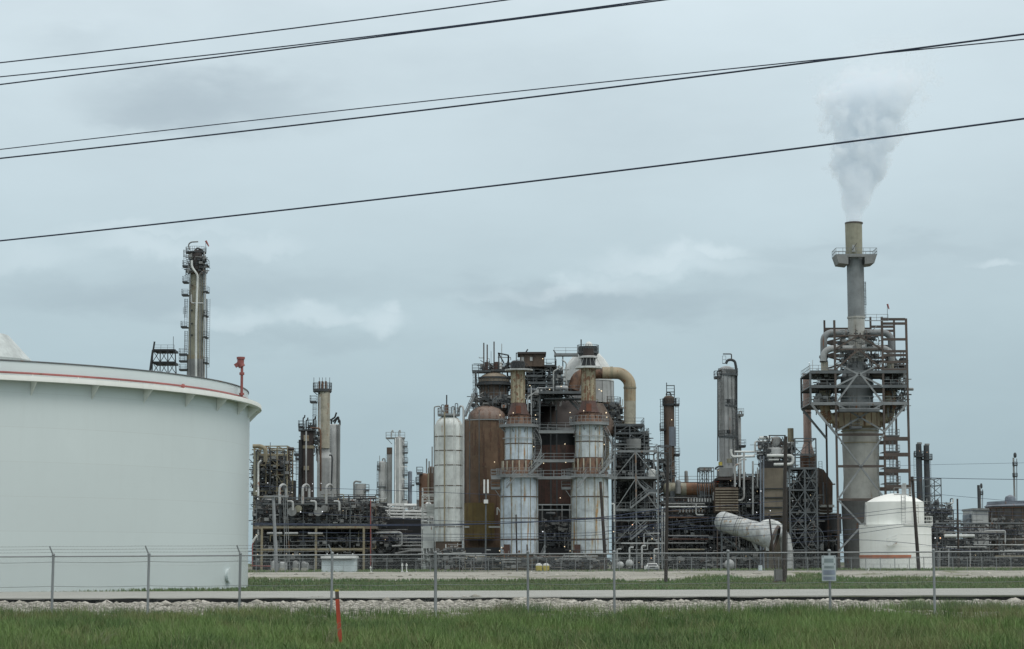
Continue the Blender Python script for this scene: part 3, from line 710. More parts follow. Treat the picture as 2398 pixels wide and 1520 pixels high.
# ---- rusty regenerator
t = T('regenerator_vessel', 'tall rust brown regenerator vessel with pinkish domed top', 'vessel', 1135, 1337, 352)
t.cyl('shell', 1135, 983, 1290, 96, 'regen'); t.cyl('dome', 1140, 950, 983, 88, 'pinkrust', dome=28)
t.ring(1137, 984, 86, 100, 'steel_lt', rail=False); t.cyl('lower_panel', 1122, 1178, 1262, 72, 'mustard', dY=-3.2, n=30)
t.cyl('skirt', 1135, 1290, 1337, 84, 'darkbrown')
for x in (1100, 1122): t.pipe('pipe', [(x, 960, -4.5), (x, 1235, -4.5)], 1.0, 'steel')
t.pipe('pipe', [(1087, 960, -1), (1087, 1330, -1)], 1.6, 'ltgrey'); t.beam('pipe', (1088, 1234, -5), (1172, 1234, -5), 4, 'white')
t.pipe('pipe', [(1154, 950, -3), (1154, 938, -3), (1163, 928, -3), (1163, 945, -3)], 1.4, 'steel')
t.pipe('pipe', [(1176, 1205, -4), (1164, 1188, -4), (1164, 1206, -4)], 1.8, 'white')
t.stair((1090, 975, -2), (1112, 925, -2), 'steel_lt')
for x, y in ((1171, 972), (1158, 1082)): t.lamp(x, y, -6)
# ---- vessel above the regenerator with its platforms
t = T('cyclone_vessel', 'brown domed vessel with dark bands standing above the regenerator dome', 'vessel', 1157, 1337, 358)
t.cyl('dome', 1157, 872, 902, 74, 'tan_panel', dome=22); t.cyl('neck', 1157, 902, 950, 66, 'brown'); t.ribs('rib', 1157, 903, 949, 66, 16, 'steel', th=.12); t.cyl('drum', 1157, 950, 975, 60, 'darkbrown')
t.bands('band', 1157, [886, 897], 74, 'steel_dk', th=.15); t.ring(1157, 901, 70, 90, 'steel_dk', h=1.1, brk=True); t.ring(1157, 938, 64, 98, 'steel', h=1.1, brk=True)
t.sideplat(1106, 1150, 870, 'steel_dk'); t.sideplat(1150, 1200, 868, 'steel_dk')
for x in (1114, 1120): t.beam('brace', (x, 870, -2), (x+4, 935, -2), 1.6, 'steel_dk')
t.ladder(1112, 870, 960, 'steel', dY=-4); t.beam('column', (1113, 870, -3), (1113, 1000, -3), 2.4, 'steel_dk')
for x, y in ((1133, 803), (1141, 807), (1157, 800), (1175, 805)):
    t.cyl('vent_pipe', x, y, 870, 3.0 if x != 1175 else 1.8, 'steel_rust' if x != 1175 else 'ltgrey', n=10)
for x, w, m in ((1139, 8, 'rust_red'), (1162, 9, 'rust_red'), (1172, 6, 'white')): t.cyl('valve', x, 848, 868, w, m, n=12)
clutter(t, 1104, 1200, 912, 960, 25, .5, D=4, dY=-7, pal=('steel','steel_dk','brown','ltgrey','grey'), ncap=20, rmax=1.6)
clutter(t, 1122, 1196, 836, 866, 26, .8, D=4, dY=1, pal=('steel_dk','brown','grey'), ncap=12, rmax=1.6)
for a, b in (((1168, 826), (1168, 870)), ((1190, 832), (1190, 870)), ((1166, 827), (1191, 832)), ((1191, 832), (1191, 870)), ((1168, 828), (1180, 850))): t.beam('frame_bar', a, b, 3, 'steel_dk')
t.rail([(1150, 868, -1), (1150, 838, -1)], 'steel')
# ---- the twin scrubber columns
def scrubber(c, dy, label, seed):
    t = T('scrubber_column', label, 'scrubber', c, 1332, 340, 'twin white scrubber columns')
    sm = 'blue_white' if seed == 1 else 'stained_white'; t.cyl('lower_drum', c, 1113, 1298, 88, sm); t.cyl('skirt', c, 1298, 1337, 80, 'tan_panel')
    t.bands('hoop', c, [1164, 1214, 1263], 88, 'brown', th=.08); t.ribs('rib', c, 1114, 1297, 88, 12, 'tan', th=.09, a0=.1 if seed == 1 else .25)
    t.cyl('cone', c, 1076+dy, 1112, 64, 'rust', w1=88); t.ribs('rib', c, 1080+dy, 1108, 79, 16, 'cream', th=.2)
    t.cyl('upper_drum', c-1, 998+dy, 1077+dy, 67, sm); t.ribs('rib', c-1, 1000+dy, 1076+dy, 67, 10, 'tan', th=.09, a0=.3); t.bands('hoop', c-1, [1040+dy], 67, 'brown', th=.08); t.bands('hoop', c-1, [1027+dy], 74, 'ltgrey', th=.06)
    rg = t.ring(c-1, 997+dy, 60, 92, 'steel_lt', h=1.1, brk=True, th=.3)
    t.cyl('transition_cone', c-1, 968+dy, 998+dy, 42, 'rust', w1=66); t.ribs('rib', c-1, 972+dy, 996+dy, 56, 12, 'rust_red', th=.14)
    t.cyl('neck', c-2, 944+dy, 972+dy, 34, 'rust_red', prof=[(944+dy, 34), (956+dy, 40), (972+dy, 52)]); t.box('hatch', c-8, c+4, 950+dy, 968+dy, 'dullred', d=.4, dY=-1.75)
    t.cyl('flue', c-3, 864+dy, 945+dy, 31.5, 'cream_rust'); t.ribs('rib', c-3, 866+dy, 944+dy, 31.5, 10, 'tan', th=.12)
    if seed == 1:
        t.cyl('cap', c-3, 846+dy, 862+dy, 33, 'black', prof=[(845+dy, 26), (848+dy, 33), (862+dy, 33)]); t.ring(c-1, 865+dy, 30, 66, 'ltgrey', rail=False, th=.25)
        for i in range(8): t.beam('hood_leg', (c-18+i*4.6, 850+dy, -1.4), (c-32+i*9, 864+dy, -1.4), .9, 'steel_dk')
    else:
        t.cyl('cap', c-3, 843+dy, 862+dy, 33, 'black'); t.ring(c-3, 864+dy, 30, 64, 'white', rail=False, th=.3)
        t.cyl('hood', c-3, 838+dy, 845+dy, 44, 'ltgrey', prof=[(839+dy, 36), (841+dy, 42), (844+dy, 43)])
        for i in range(6): t.beam('hood_leg', (c-22+i*7.6, 844+dy, -1.6), (c-33+i*12, 863+dy, -1.6), .8, 'ltgrey')
        t.cyl('stub', c-3, 822+dy, 840+dy, 26, 'darkbrown')
        t.cyl('rod', c-20, 800+dy, 842+dy, 3, 'steel_dk', n=8)
    t.helix(c-1, 1005+dy, 1109, 74, -1.0, .9 if seed else 0); 
    t.stair((c-30, 1142, -5), (c-6, 1113, -5)); t.sideplat(c-66, c-44, 1143, 'steel_lt'); t.sideplat(c-66, c-44, 1116, 'steel_lt')
    t.stair((c+22, 1111, -5), (c+58, 1078+dy, -5)); t.ring(c, 1114, 86, 108, 'steel_lt', h=1.1, th=.35)
    for xa, xb, y in ((c-62, c-44, 1145),): t.beam('brace', (xa+4, y, -1), (xb, y+20, -1), 1.6, 'steel_lt')
    for i in range(7):
        x = c-38+i*12.5; yy = 1275+((i*7+seed*5) % 4)*7; t.box('opening', x-2, x+2.5, yy, yy+5, 'rust', d=.3, dY=-3.05+abs(i-3)*.35)
    t.box('door', c-36, c-22, 1275, 1315, 'rust_red', d=.4, dY=-3.0)
    for q in range(5): t.lamp(c+(-14, 38, 40, 34, -46)[q], (967+dy, 972+dy, 982+dy, 1046+dy, 1290)[q], -4.2)
    return t
scrubber(1216, 0, 'left one of the twin white scrubber columns, its rusty flue under a dark cap', 1)
scrubber(1381, -5, 'right one of the twin white scrubber columns, its flue under a white conical hood', 2)
# ---- walkways between them
t = T('walkway_bridge', 'grey steel walkways with railings spanning between the twin scrubber columns', 'walkway', 1300, 1337, 338)
for y, x0, x1 in ((1078, 1250, 1345), (1118, 1150, 1445), (1010, 1262, 1345)):
    mb = MB(); a = t.at((x0, y)); b = t.at((x1, y)); mb.box((a.x, a.y, a.z-.3), (b.x, a.y+1.5, a.z)); mb.build('deck', M['steel_lt'], t.o); t.rail([(x0, y), (x1, y)], 'steel_lt')
for y in (1182, 1194): t.beam('beam', (1260, y), (1338, y), 2.6, 'steel_lt')
t.stair((1258, 1330, -3), (1276, 1290, -3)); t.beam('column', (1276, 1245), (1276, 1335), 3, 'steel'); t.lamp(1271, 1245, kind='lampwhite', r=2.6)
t.rail([(1200, 1118, -4), (1345, 1118, -4)], 'steel_lt')
for x, y in ((1325, 1083), (1273, 1085), (1312, 1166), (1323, 1040), (1322, 1280), (1175, 1282), (1342, 1317), (1171, 1318)): t.lamp(x, y, -2)
# ---- reactor between the scrubbers
t = T('reactor_vessel', 'huge dark brown reactor vessel with sloping shoulders between the twin scrubbers', 'vessel', 1303, 1337, 366)
t.cyl('head', 1303, 936, 1008, 170, 'darkbrown', prof=[(936, 62), (942, 92), (955, 128), (975, 150), (1008, 158)]); t.cyl('recess', 1303, 1008, 1046, 140, 'black'); t.cyl('shell', 1303, 1046, 1182, 160, 'rust_red')
t.ring(1303, 1010, 150, 176, 'steel_lt', h=1.1); t.cyl('skirt', 1303, 1182, 1337, 120, 'darkvoid')
t.stair((1322, 925, -13), (1358, 962, -13), 'steel'); t.stair((1280, 945, -13), (1318, 925, -13), 'steel')
for x in (1270, 1290, 1316, 1334): t.pipe('pipe', [(x, 1182, -8), (x, 1330, -8)], 1.6, 'grey')
for y in (1232, 1255, 1262, 1272): t.pipe('pipe', [(1262, y, -9), (1340, y, -9)], 1.2, 'steel')
clutter(t, 1262, 1340, 1200, 1330, 8, .8, D=-3, dY=-9, pal=('darkbrown','steel_dk','grey','steel'), ncap=22, rmax=2.2)
# ---- overhead dark steel house and frame
t = T('elevator_house', 'dark flat roofed steel cabin on the high frame between the twin flues', 'cabin', 1244, 1337, 356)
t.box('wall', 1218, 1275, 829, 858, 'brown', d=5); t.box('roof', 1212, 1279, 824, 829, 'darkbrown', d=6, dY=-.5)
for x in (1224, 1244): t.box('window', x-3, x+3, 836, 845, 'ltgrey', d=.2, dY=-.12)
t.beam('post', (1209, 826), (1209, 860), 2, 'steel_dk'); t.beam('beam', (1208, 827), (1218, 827), 2, 'steel_dk'); t.lamp(1271, 840, -1); t.beam('spike', (1229, 829), (1236, 818), 3, 'steel_dk')
t = T('steel_tower', 'tall dark steel frame carrying the cabin behind the left rusty flue', 'steel structure', 1260, 1337, 357)
frame(t, [1212, 1250, 1290, 1304], [858, 880, 912, 950, 1000], d=8, w=3, mat='steel_dk', brace=((0,0,'X'),(1,0,'X'),(1,1,'/'),(2,0,'\\'),(2,1,'X'),(0,2,'/'),(1,2,'\\')), rails=(0,2), decks=(0,2,3), ybot=1330)
t.box('panel', 1232, 1278, 866, 935, 'black', d=1.0, dY=4); t.box('beam', 1236, 1262, 909, 920, 'bluegrey', d=3, dY=-4); t.box('tank', 1247, 1270, 912, 925, 'ltgrey', d=3, dY=-5)
t.rail([(1230, 936, -6), (1265, 936, -6)], 'steel'); t.beam('column', (1264, 912, -6), (1264, 1010, -6), 3.4, 'steel')
t.box('deck', 1262, 1365, 918, 922, 'steel', d=4, dY=-7); t.rail([(1262, 918, -7), (1362, 918, -7)], 'steel')
t.box('deck', 1275, 1362, 932, 935, 'steel', d=3, dY=-6)
clutter(t, 1236, 1320, 900, 940, 21, .8, D=5, dY=-5, pal=('grey','steel','bluegrey','ltgrey'), ncap=14, rmax=2)
clutter(t, 1280, 1318, 850, 930, 22, 1.3, D=6, dY=0, pal=('steel_dk','steel','darkbrown','white'), ncap=16, rmax=1.8)
for x, y in ((1241, 903), (1314, 905), (1287, 912), (1408, 915), (1335, 966), (1338, 978)): t.lamp(x, y, -9)
clutter(t, 1182, 1262, 868, 1000, 23, .9, D=5, dY=1, pal=('steel_dk','darkbrown','steel','grey','brown'), ncap=24, rmax=2)
for x0, x1, y in ((1232, 1270, 880), (1236, 1300, 896), (1240, 1262, 960), (1228, 1262, 985)): t.box('deck', x0, x1, y, y+3, 'steel', d=2, dY=-4); t.rail([(x0, y, -4), (x1, y, -4)], 'steel')
for pts in ([(1236, 1000), (1236, 930), (1252, 920)], [(1244, 990), (1244, 905)], [(1296, 925), (1296, 870), (1310, 862)], [(1326, 900), (1326, 850), (1316, 842)]): t.pipe('pipe', [p+(-6,) for p in pts], 1.6, 'ltgrey')
# ---- white conical vessel, high at right
t = T('regenerator_vessel', 'white cone topped regenerator vessel behind the right rusty flue', 'vessel', 1380, 1337, 372)
t.cyl('cone_head', 1376, 822, 893, 112, 'white', prof=[(820, 36), (826, 52), (843, 84), (862, 108), (880, 114), (893, 115)]); t.cyl('shell', 1380, 893, 945, 114, 'ltgrey'); t.cyl('lower_shell', 1412, 925, 1010, 52, 'cream')
t.cyl('top_cap', 1379, 800, 826, 20, 'white', dome=14); t.ring(1412, 946, 50, 84, 'steel', h=1.1, brk=True, th=.4); t.cyl('top_collar', 1377, 812, 832, 44, 'steel_dk', dY=-3); t.ring(1377, 826, 44, 50, 'steel', h=1.3, dY=-3)
t.ribs('rib', 1380, 895, 944, 114, 12, 'grey', th=.1); t.bands('band', 1380, [893], 115, 'white', th=.08)
t.ladder(1443, 946, 1000, 'steel_lt', dY=-2); t.cyl('cone_bottom', 1398, 945, 1018, 30, 'brown', w1=112, dY=-12)
clutter(t, 1395, 1458, 935, 1010, 24, 1.2, D=4, dY=-9, pal=('brown','darkbrown','steel','grey','tan'), ncap=16, rmax=2)
t.cyl('standpipe', 1412, 945, 1100, 30, 'tan', dY=-3); t.pipe('pipe', [(1452, 940, -4), (1452, 1010, -4)], 1.4, 'ltgrey')
t.box('deck', 1298, 1354, 829, 833, 'steel_lt', d=2, dY=-6); t.rail([(1298, 829, -6), (1352, 829, -6)], 'steel_lt'); 
for a, b in (((1300, 830), (1300, 900)), ((1318, 830), (1318, 900)), ((1296, 820), (1306, 834))): t.beam('column', a+(-5,), b+(-5,), 2.4, 'steel_dk')
for x, y in ((1403, 912), (1409, 916), (1420, 966), (1417, 979), (1425, 1012)): t.lamp(x, y, -14)
# ---- the big elbow duct
t = T('overhead_duct', 'wide curved duct bending down, rust brown at one end and cream at the other', 'duct', 1475, 1337, 361)
def seg(nm, pts, r, m): 
    mb = MB(); mb.tube(pts, r*t.k, 20); return mb.build(nm, M[m], t.o)
full = fillet([t.at((1342, 915, -1)), t.at((1352, 880, -.5)), t.at((1392, 873, 0)), t.at((1456, 874, 0)), t.at((1475, 893, 0)), t.at((1475, 925, 0)), t.at((1475, 1003, 0))], 2.2, 8)
k_ = len(full); seg('rusty_duct', full[:12], 14, 'rust'); seg('rusty_duct', full[11:19], 13.9, 'rust'); seg('elbow', full[18:k_-1], 14.1, 'duct'); 
a = full[-2]; b = full[-1]; seg('downcomer', [a, b], 14, 'cream')
for y in (908, 998): t.bands('flange', 1475, [y], 29, 'tan', th=.15)
mb = MB(); p = t.at((1432, 873, 0)); mb.tube([p-Vector((.2, 0, 0)), p+Vector((.2, 0, 0))], 14.9*t.k, 20); mb.build('flange', M['tan'], t.o)
# ---- stair tower right of the scrubbers
t = T('steel_tower', 'grey braced steel frame with zigzag stairs right of the twin scrubbers', 'steel structure', 1490, 1337, 344)
frame(t, [1440, 1490, 1541], [1058, 1120, 1195, 1219, 1272], d=9, w=3.6, mat='steel_lt', brace=((0,0,'/'),(1,0,'\\'),(0,1,'/'),(1,1,'\\'),(0,3,'/'),(1,3,'\\')), rails=(0,1,2), decks=(1,), ybot=1335)
t.stair((1476, 1190, -1), (1520, 1155, -1)); t.stair((1476, 1264, -1), (1516, 1230, -1)); t.stair((1492, 1130, 1), (1528, 1160, 1)); t.beam('landing', (1518, 1154, -1), (1538, 1154, -1), 3.5, 'steel_lt')
t.box('handrail_panel', 1516, 1540, 1146, 1153, 'steel', d=.2)
clutter(t, 1442, 1540, 1222, 1332, 31, 1.3, D=7, dY=3, pal=('darkbrown','steel_dk','grey','white','darkbrown'), ncap=45, rmax=2.4, lamps=4)
clutter(t, 1442, 1540, 1062, 1220, 32, 1.0, D=7, dY=9, pal=('darkbrown','steel_dk','darkvoid','black'), ncap=50, rmax=4, lamps=2)
t.cyl('dark_vessel', 1475, 1062, 1330, 62, 'darkvoid', dY=14); t.cyl('dark_vessel', 1520, 1120, 1330, 34, 'darkvoid', dY=14); t.cyl('vessel', 1527, 1098, 1118, 18, 'white', dome=6, dY=4)  # dark drums added at the back to close off the sky
for x in (1445, 1474, 1503, 1532): t.pipe('pipe', [(x, 1330, -5), (x, 1278+(x % 3)*4, -5), (x+10, 1278+(x % 3)*4, -5)], 2.2, 'ltgrey')
t.beam('beam', (1455, 1272, -5), (1558, 1272, -5), 3, 'ltgrey'); t.pipe('pipe', [(1508, 1271, -5), (1508, 1249, -5), (1545, 1249, -5)], 1.2, 'ltgrey')
t.pipe('pipe', [(1432, 1180, -5), (1438, 1180, -5), (1438, 1222, -5)], 2, 'white')
for x, y, k_ in ((1437, 1245, 'lampwarm'), (1481, 1229, 'lamporange'), (1527, 1262, 'lampwarm'), (1525, 1307, 'lamporange')): t.lamp(x, y, -6, k_)
t = T('steel_platform', 'grey stepped platforms crowding under the foot of the cream duct', 'platform', 1480, 1337, 352)
frame(t, [1442, 1476, 1510], [996, 1016, 1042, 1070], d=9, w=2.6, mat='steel', brace=((0,0,'/'),(1,0,'\\'),(1,1,'X'),(0,2,'X'),(1,2,'\\')), rails=(0,1,2), decks=(0,1,2), ybot=1330)
frame(t, [1510, 1521], [1020, 1034, 1060], d=5, w=2, mat='steel', rails=(0,1,2), decks=(0,1), ybot=1330)
t.cyl('hopper', 1484, 1030, 1062, 34, 'grey', prof=[(1028, 34), (1050, 34), (1066, 6)], dY=-1); t.cyl('shell', 1476, 1003, 1330, 40, 'darkbrown', dY=11)
clutter(t, 1445, 1520, 998, 1060, 41, 1.4, D=6, dY=1, pal=('grey','steel','bluegrey','ltgrey'), ncap=26, rmax=1.8, lamps=2)
# ---- foot of the middle block
t = T('process_unit', 'dense low pipework and pumps along the feet of the twin scrubbers', 'pipework', 1250, 1337, 333)
clutter(t, 1090, 1440, 1288, 1332, 51, .5, D=5, pal=('white','grey','steel_dk','darkbrown','tan','rust'), ncap=60, rmax=1.8, horiz=.7, lamps=3)
for x0, x1, y in ((1160, 1240, 1310), (1315, 1395, 1309), (1170, 1236, 1316), (1320, 1400, 1302), (1020, 1128, 1296), (1060, 1085, 1305)): t.beam('pipe', (x0, y), (x1, y), 2, 'ltgrey')
t.box('shed', 1252, 1345, 1284, 1337, 'darkvoid', d=3, dY=14); t.box('shed', 1085, 1180, 1282, 1337, 'darkvoid', d=3, dY=8)  # near-black boxes added as backing, so no sky shows through
# ---- brown column
t = T('column', 'slender brown distillation column with small side platforms right of centre', 'column', 1570, 1337, 372)
t.cyl('shell', 1568.5, 926, 1337, 25, 'brown', dome=7); t.cyl('shell_panel', 1571, 1000, 1045, 24, 'bluegrey', dY=-.12, n=30)
t.sideplat(1581, 1590, 948, 'steel_dk'); t.ring(1568, 948, 25, 32, 'steel_dk', h=1.1); t.sideplat(1546, 1557, 1006, 'steel_dk'); t.sideplat(1580, 1591, 1065, 'steel_dk')
t.ladder(1552, 935, 1110, 'steel_dk', dY=0); t.ladder(1587, 950, 1130, 'steel_dk', dY=0, cage=False)
for a, b in (((1561, 896), (1561, 930)), ((1579, 903), (1579, 932)), ((1560, 903), (1580, 903)), ((1561, 918), (1579, 918))): t.beam('davit', a, b, 1.8, 'steel_dk')
t.lamp(1573, 983, -2); t.rail([(1561, 925, -1), (1580, 925, -1)], 'steel_dk')
t.pipe('pipe', [(1560, 926), (1562, 918), (1570, 920), (1572, 928)], 1.6, 'steel_dk')
# ---- grey column
t = T('column', 'thick pale grey distillation column with a dark looping pipe over its top', 'column', 1705, 1337, 376)
t.cyl('shell', 1704, 857, 1337, 39, 'ltgrey', dome=14); t.cyl('top_band', 1703, 866, 876, 40, 'grey')
t.ribs('rib', 1704, 880, 1090, 39, 12, 'grey', th=.12)
for y, x0, x1 in ((878, 36, 46), (951, 38, 41), (1023, 40, 44)): t.ring(1705, y, 36, x1, 'steel', h=1.1)
t.sideplat(1673, 1688, 884, 'steel_dk'); t.pipe('pipe', [(1700, 852), (1703, 844), (1712, 842), (1721, 846), (1724, 862), (1724, 960), (1727, 1060)], 3.2, 'steel_dk', R=6)
t.pipe('pipe', [(1681, 1080, -1), (1681, 884, -1), (1679, 870, -1), (1690, 866, -1)], 1.6, 'steel_dk'); t.pipe('pipe', [(1713, 843), (1713, 829), (1693, 829)], 1.4, 'steel_dk')
for y in (938, 1010): t.cyl('manway', 1706, y-3.5, y+3.5, 7, 'steel_dk', dY=-1.6, n=12)
t.ladder(1687, 885, 1020, 'grey', dY=-1.3); t.ladder(1722, 960, 1090, 'steel', dY=-1.3)
t.rail([(1692, 852, -1), (1700, 852, -1)], 'steel', h=1.4)
t = T('column', 'thin grey column with a hooked top, tight against the thick grey one', 'column', 1732, 1337, 384)
t.cyl('shell', 1733, 975, 1337, 9.5, 'ltgrey', dome=4); t.pipe('pipe', [(1731, 978), (1731, 964), (1736, 962), (1737, 970)], 1.4, 'grey'); t.sideplat(1728, 1745, 1045, 'steel_dk')
t.sideplat(1727, 1740, 972, 'grey')
# ---- horizontal rusty drum and pipe bridge left part
t = T('horizontal_drum', 'long rusty orange and grey horizontal drum raised above the pipework', 'drum', 1630, 1337, 356)
hv(t, 1560, 1700, 1147, 16, 'drum_rust', name='shell'); hv(t, 1560, 1606, 1147, 16.4, 'olive', name='grey_section'); 
t.box('saddle', 1570, 1580, 1150, 1180, 'steel', d=3, dY=-1.5); t.box('saddle', 1640, 1652, 1150, 1180, 'steel', d=3, dY=-1.5)
t.cyl('nozzle', 1588, 1124, 1156, 13, 'grey', dY=-2, dome=4); t.rail([(1590, 1131, -2), (1700, 1131, -2)], 'rust', name='railing'); t.box('top_equipment', 1672, 1700, 1124, 1132, 'orange', d=2)
t = T('steel_tower', 'small open steel frame with X bracing above the rusty horizontal drum', 'steel structure', 1650, 1337, 350)
frame(t, [1639, 1650, 1660, 1672], [1095, 1103, 1130, 1160], d=4, w=1.8, mat='steel', brace=((0,1,'X'),(1,1,'X')), rails=(), ybot=1200)
t.box('roof', 1638, 1666, 1094, 1101, 'grey', d=4)
# ---- pipe rack 1545..1680
t = T('pipe_rack', 'crowded pipe rack with white pipe runs between the two dark poles', 'pipe rack', 1610, 1337, 350)
frame(t, [1548, 1575, 1605, 1640, 1672], [1178, 1205, 1255, 1290], d=9, w=2.4, mat='steel_dk', ybot=1335, rails=(0,))
for y, x0, x1, m in ((1187, 1556, 1656, 'white'), (1180, 1556, 1650, 'grey'), (1197, 1556, 1650, 'brown'), (1212, 1556, 1660, 'rust'), (1255, 1556, 1660, 'grey'), (1263, 1556, 1660, 'rust_red'), (1272, 1556, 1655, 'grey'), (1287, 1556, 1650, 'olive')):
    t.pipe('pipe', [(x0, y, -1), (x1, y, -1)], 1.9, m)
t.pipe('pipe', [(1630, 1180, -2), (1630, 1206, -2), (1648, 1206, -2)], 2.0, 'ltgrey'); t.pipe('pipe', [(1550, 1330, -2), (1550, 1192, -2), (1560, 1187, -2)], 2.2, 'ltgrey'); t.pipe('pipe', [(1556, 1330, -2), (1556, 1200, -2)], 1.8, 'ltgrey')
for i in range(9): t.cyl('valve', 1612+i*6.5, 1167, 1175, 4, 'ltgrey', dY=-1, n=10)
for i in range(8): t.cyl('valve', 1592+i*7.5, 1193, 1200, 4, 'grey', dY=-1.5, n=10)
clutter(t, 1545, 1680, 1160, 1330, 61, 1.2, D=8, dY=2, pal=('darkbrown','steel_dk','grey','brown','rust','steel_dk'), ncap=70, rmax=2.4, lamps=6)
clutter(t, 1545, 1680, 1290, 1333, 62, 1.0, D=3, dY=-2, pal=('white','steel_dk','grey'), ncap=14, rmax=1.6, lamps=2)
t.box('dark_backing', 1552, 1680, 1215, 1337, 'darkvoid', d=3, dY=13); t.box('dark_backing', 1556, 1680, 1160, 1215, 'darkbrown', d=3, dY=14)  # dark boxes like these, in each unit, are added to block the sky
t.cyl('vessel', 1607, 1102, 1160, 8, 'grey', dome=3, dY=8)
# tall lattice left of the dark pole, at 1545
t = T('steel_tower', 'narrow tall steel lattice just behind the left dark pole', 'steel structure', 1556, 1337, 358)
frame(t, [1544, 1573], [1043, 1060, 1085, 1120, 1160], d=4, w=2.2, mat='steel', brace=((0,0,'X'),(0,1,'/'),(0,2,'X'),(0,3,'\\')), ybot=1320, rails=(2,))
clutter(t, 1540, 1575, 1062, 1160, 66, 1.0, D=4, pal=('grey','steel_lt','tan'), ncap=8, rmax=1.6)
# ---- louvred box
t = T('cooler_box', 'brown louvred cooler box above the white tilted drum', 'cooler', 1702, 1337, 346)
t.box('housing', 1676, 1728, 1141, 1200, 'brown', d=5)
for i in range(9): t.box('louvre', 1675, 1729, 1144+i*6.2, 1147+i*6.2, 'tan_panel', d=.4, dY=-.42)
for x in (1680, 1724): t.beam('leg', (x, 1200, 1), (x, 1335, 1), 2.6, 'steel_rust')
t.box('housing', 1684, 1716, 1096, 1116, 'grey', d=4, dY=6, ); t.box('deck', 1680, 1760, 1118, 1124, 'darkbrown', d=5, dY=4)
t.cyl('yellow_valve', 1687, 1082, 1090, 9, 'yellow', n=10, dY=8); t.cyl('yellow_valve', 1708, 1074, 1084, 13, 'olive', n=10, dY=8)
# ---- white tilted drum
t = T('tilted_drum', 'battered white drum tilted down toward a big open ring, on grey legs', 'drum', 1760, 1337, 338)
a = t.at((1691, 1220, 0)); b = t.at((1818, 1262, -2.5))
d_ = (b-a); L_ = d_.length; d_.normalize(); u_ = d_.cross(Vector((0, 0, 1))).normalized(); w_ = d_.cross(u_)
def tilt(prof, nm, m, n=28):
    mb = MB(); vs = []
    for rr, s_ in prof: vs += [tuple(a + d_*s_ + (u_*math.cos(2*PI*k/n)+w_*math.sin(2*PI*k/n))*rr) for k in range(n)]
    mb.add(vs, [(i*n+k, i*n+(k+1) % n, (i+1)*n+(k+1) % n, (i+1)*n+k) for i in range(len(prof)-1) for k in range(n)]); return mb.build(nm, M[m], t.o)
tilt([(.02, -1.1), (.8, -1.0), (1.32, -.6), (1.55, 0), (1.57, L_*.45), (1.75, L_*.72), (2.05, L_*.95)], 'shell', 'drum_white')
tilt([(2.05, L_*.95), (2.12, L_*.955), (2.12, L_*.985), (2.0, L_)], 'end_ring', 'steel_rust')
for f_ in (.02, .26, .5): tilt([(1.56, L_*f_), (1.63+.03*f_, L_*f_+.08), (1.56, L_*f_+.16)], 'hoop', 'grey')
for f_ in (.3, .34): tilt([(1.58, L_*f_), (1.62, L_*f_+.03), (1.58, L_*f_+.06)], 'seam', 'tan')
mb = MB(); mb.tube(fillet([t.at((1800, 1242, 2)), t.at((1836, 1250, 3)), t.at((1843, 1290, 3)), t.at((1845, 1337, 3))], 3.5, 7), .95, 22); mb.build('elbow', M['drum_white'], t.o)
mb = MB(); mb.tube(fillet([t.at((1776, 1233, 3)), t.at((1800, 1222, 3)), t.at((1826, 1230, 3)), t.at((1836, 1262, 3))], 2, 6), .55, 12); mb.build('upper_pipe', M['white'], t.o)
for y_ in (1290, 1312): t.bands('hoop', 1844, [y_], 28, 'grey', dY=3, th=.08)
for x in (1690, 1798): t.beam('leg', (x, 1245, 0), (x, 1335, 0), 4, 'steel')
t.beam('beam', (1690, 1293), (1800, 1290), 4, 'steel'); t.beam('brace', (1693, 1256, 0), (1783, 1325, 0), 3, 'steel'); t.beam('brace', (1712, 1318, 0), (1735, 1290, 0), 2.5, 'steel')
t.beam('strut', (1762, 1268, -1), (1775, 1290, -1), 6, 'ltgrey'); t.beam('strut', (1797, 1262, -3), (1797, 1290, -3), 7, 'ltgrey'); t.rail([(1712, 1203, 2), (1772, 1228, 2)], 'steel_dk', name='railing')
t = T('process_unit', 'dark pipework tangle behind the white tilted drum', 'pipework', 1740, 1337, 352)
clutter(t, 1680, 1790, 1100, 1330, 71, 1.3, D=8, pal=('darkbrown','steel_dk','grey','white','brown'), ncap=80, rmax=2.4, lamps=7)
frame(t, [1678, 1712, 1748, 1785], [1125, 1168, 1215, 1262], d=9, w=2.4, mat='steel_dk', ybot=1335)
t.box('dark_backing', 1680, 1850, 1190, 1337, 'darkvoid', d=3, dY=13); t.box('dark_backing', 1735, 1790, 1120, 1192, 'darkvoid', d=3, dY=13)
for pts, r_ in (([(1721, 1140), (1721, 1090), (1736, 1084)], 2.4), ([(1742, 1058), (1742, 1165), (1737, 1172), (1726, 1172)], 2.6), ([(1732, 1140), (1732, 1076), (1748, 1076)], 2.0), ([(1774, 1140), (1774, 1095)], 1.6), ([(1763, 1205), (1763, 1080)], 2.2)):
    t.pipe('pipe', [p+(-2,) for p in pts], r_, 'ltgrey')
t.pipe('pipe', [(1712, 1052, -1), (1712, 1063, -1), (1716, 1070, -1), (1768, 1068, -1)], 3.2, 'white', R=8); t.pipe('pipe', [(1720, 1058, 1), (1790, 1058, 1)], 2.4, 'white')
t.pipe('pipe', [(1768, 1060, 1), (1768, 1034, 1), (1812, 1033, 1)], 2.4, 'white')
t.pipe('pipe', [(1690, 1150, -3), (1671, 1152, -3), (1671, 1172, -3)], 2.4, 'ltgrey'); t.pipe('pipe', [(1676, 1100), (1676, 1096), (1684, 1092), (1694, 1092)], 2.2, 'steel_dk')
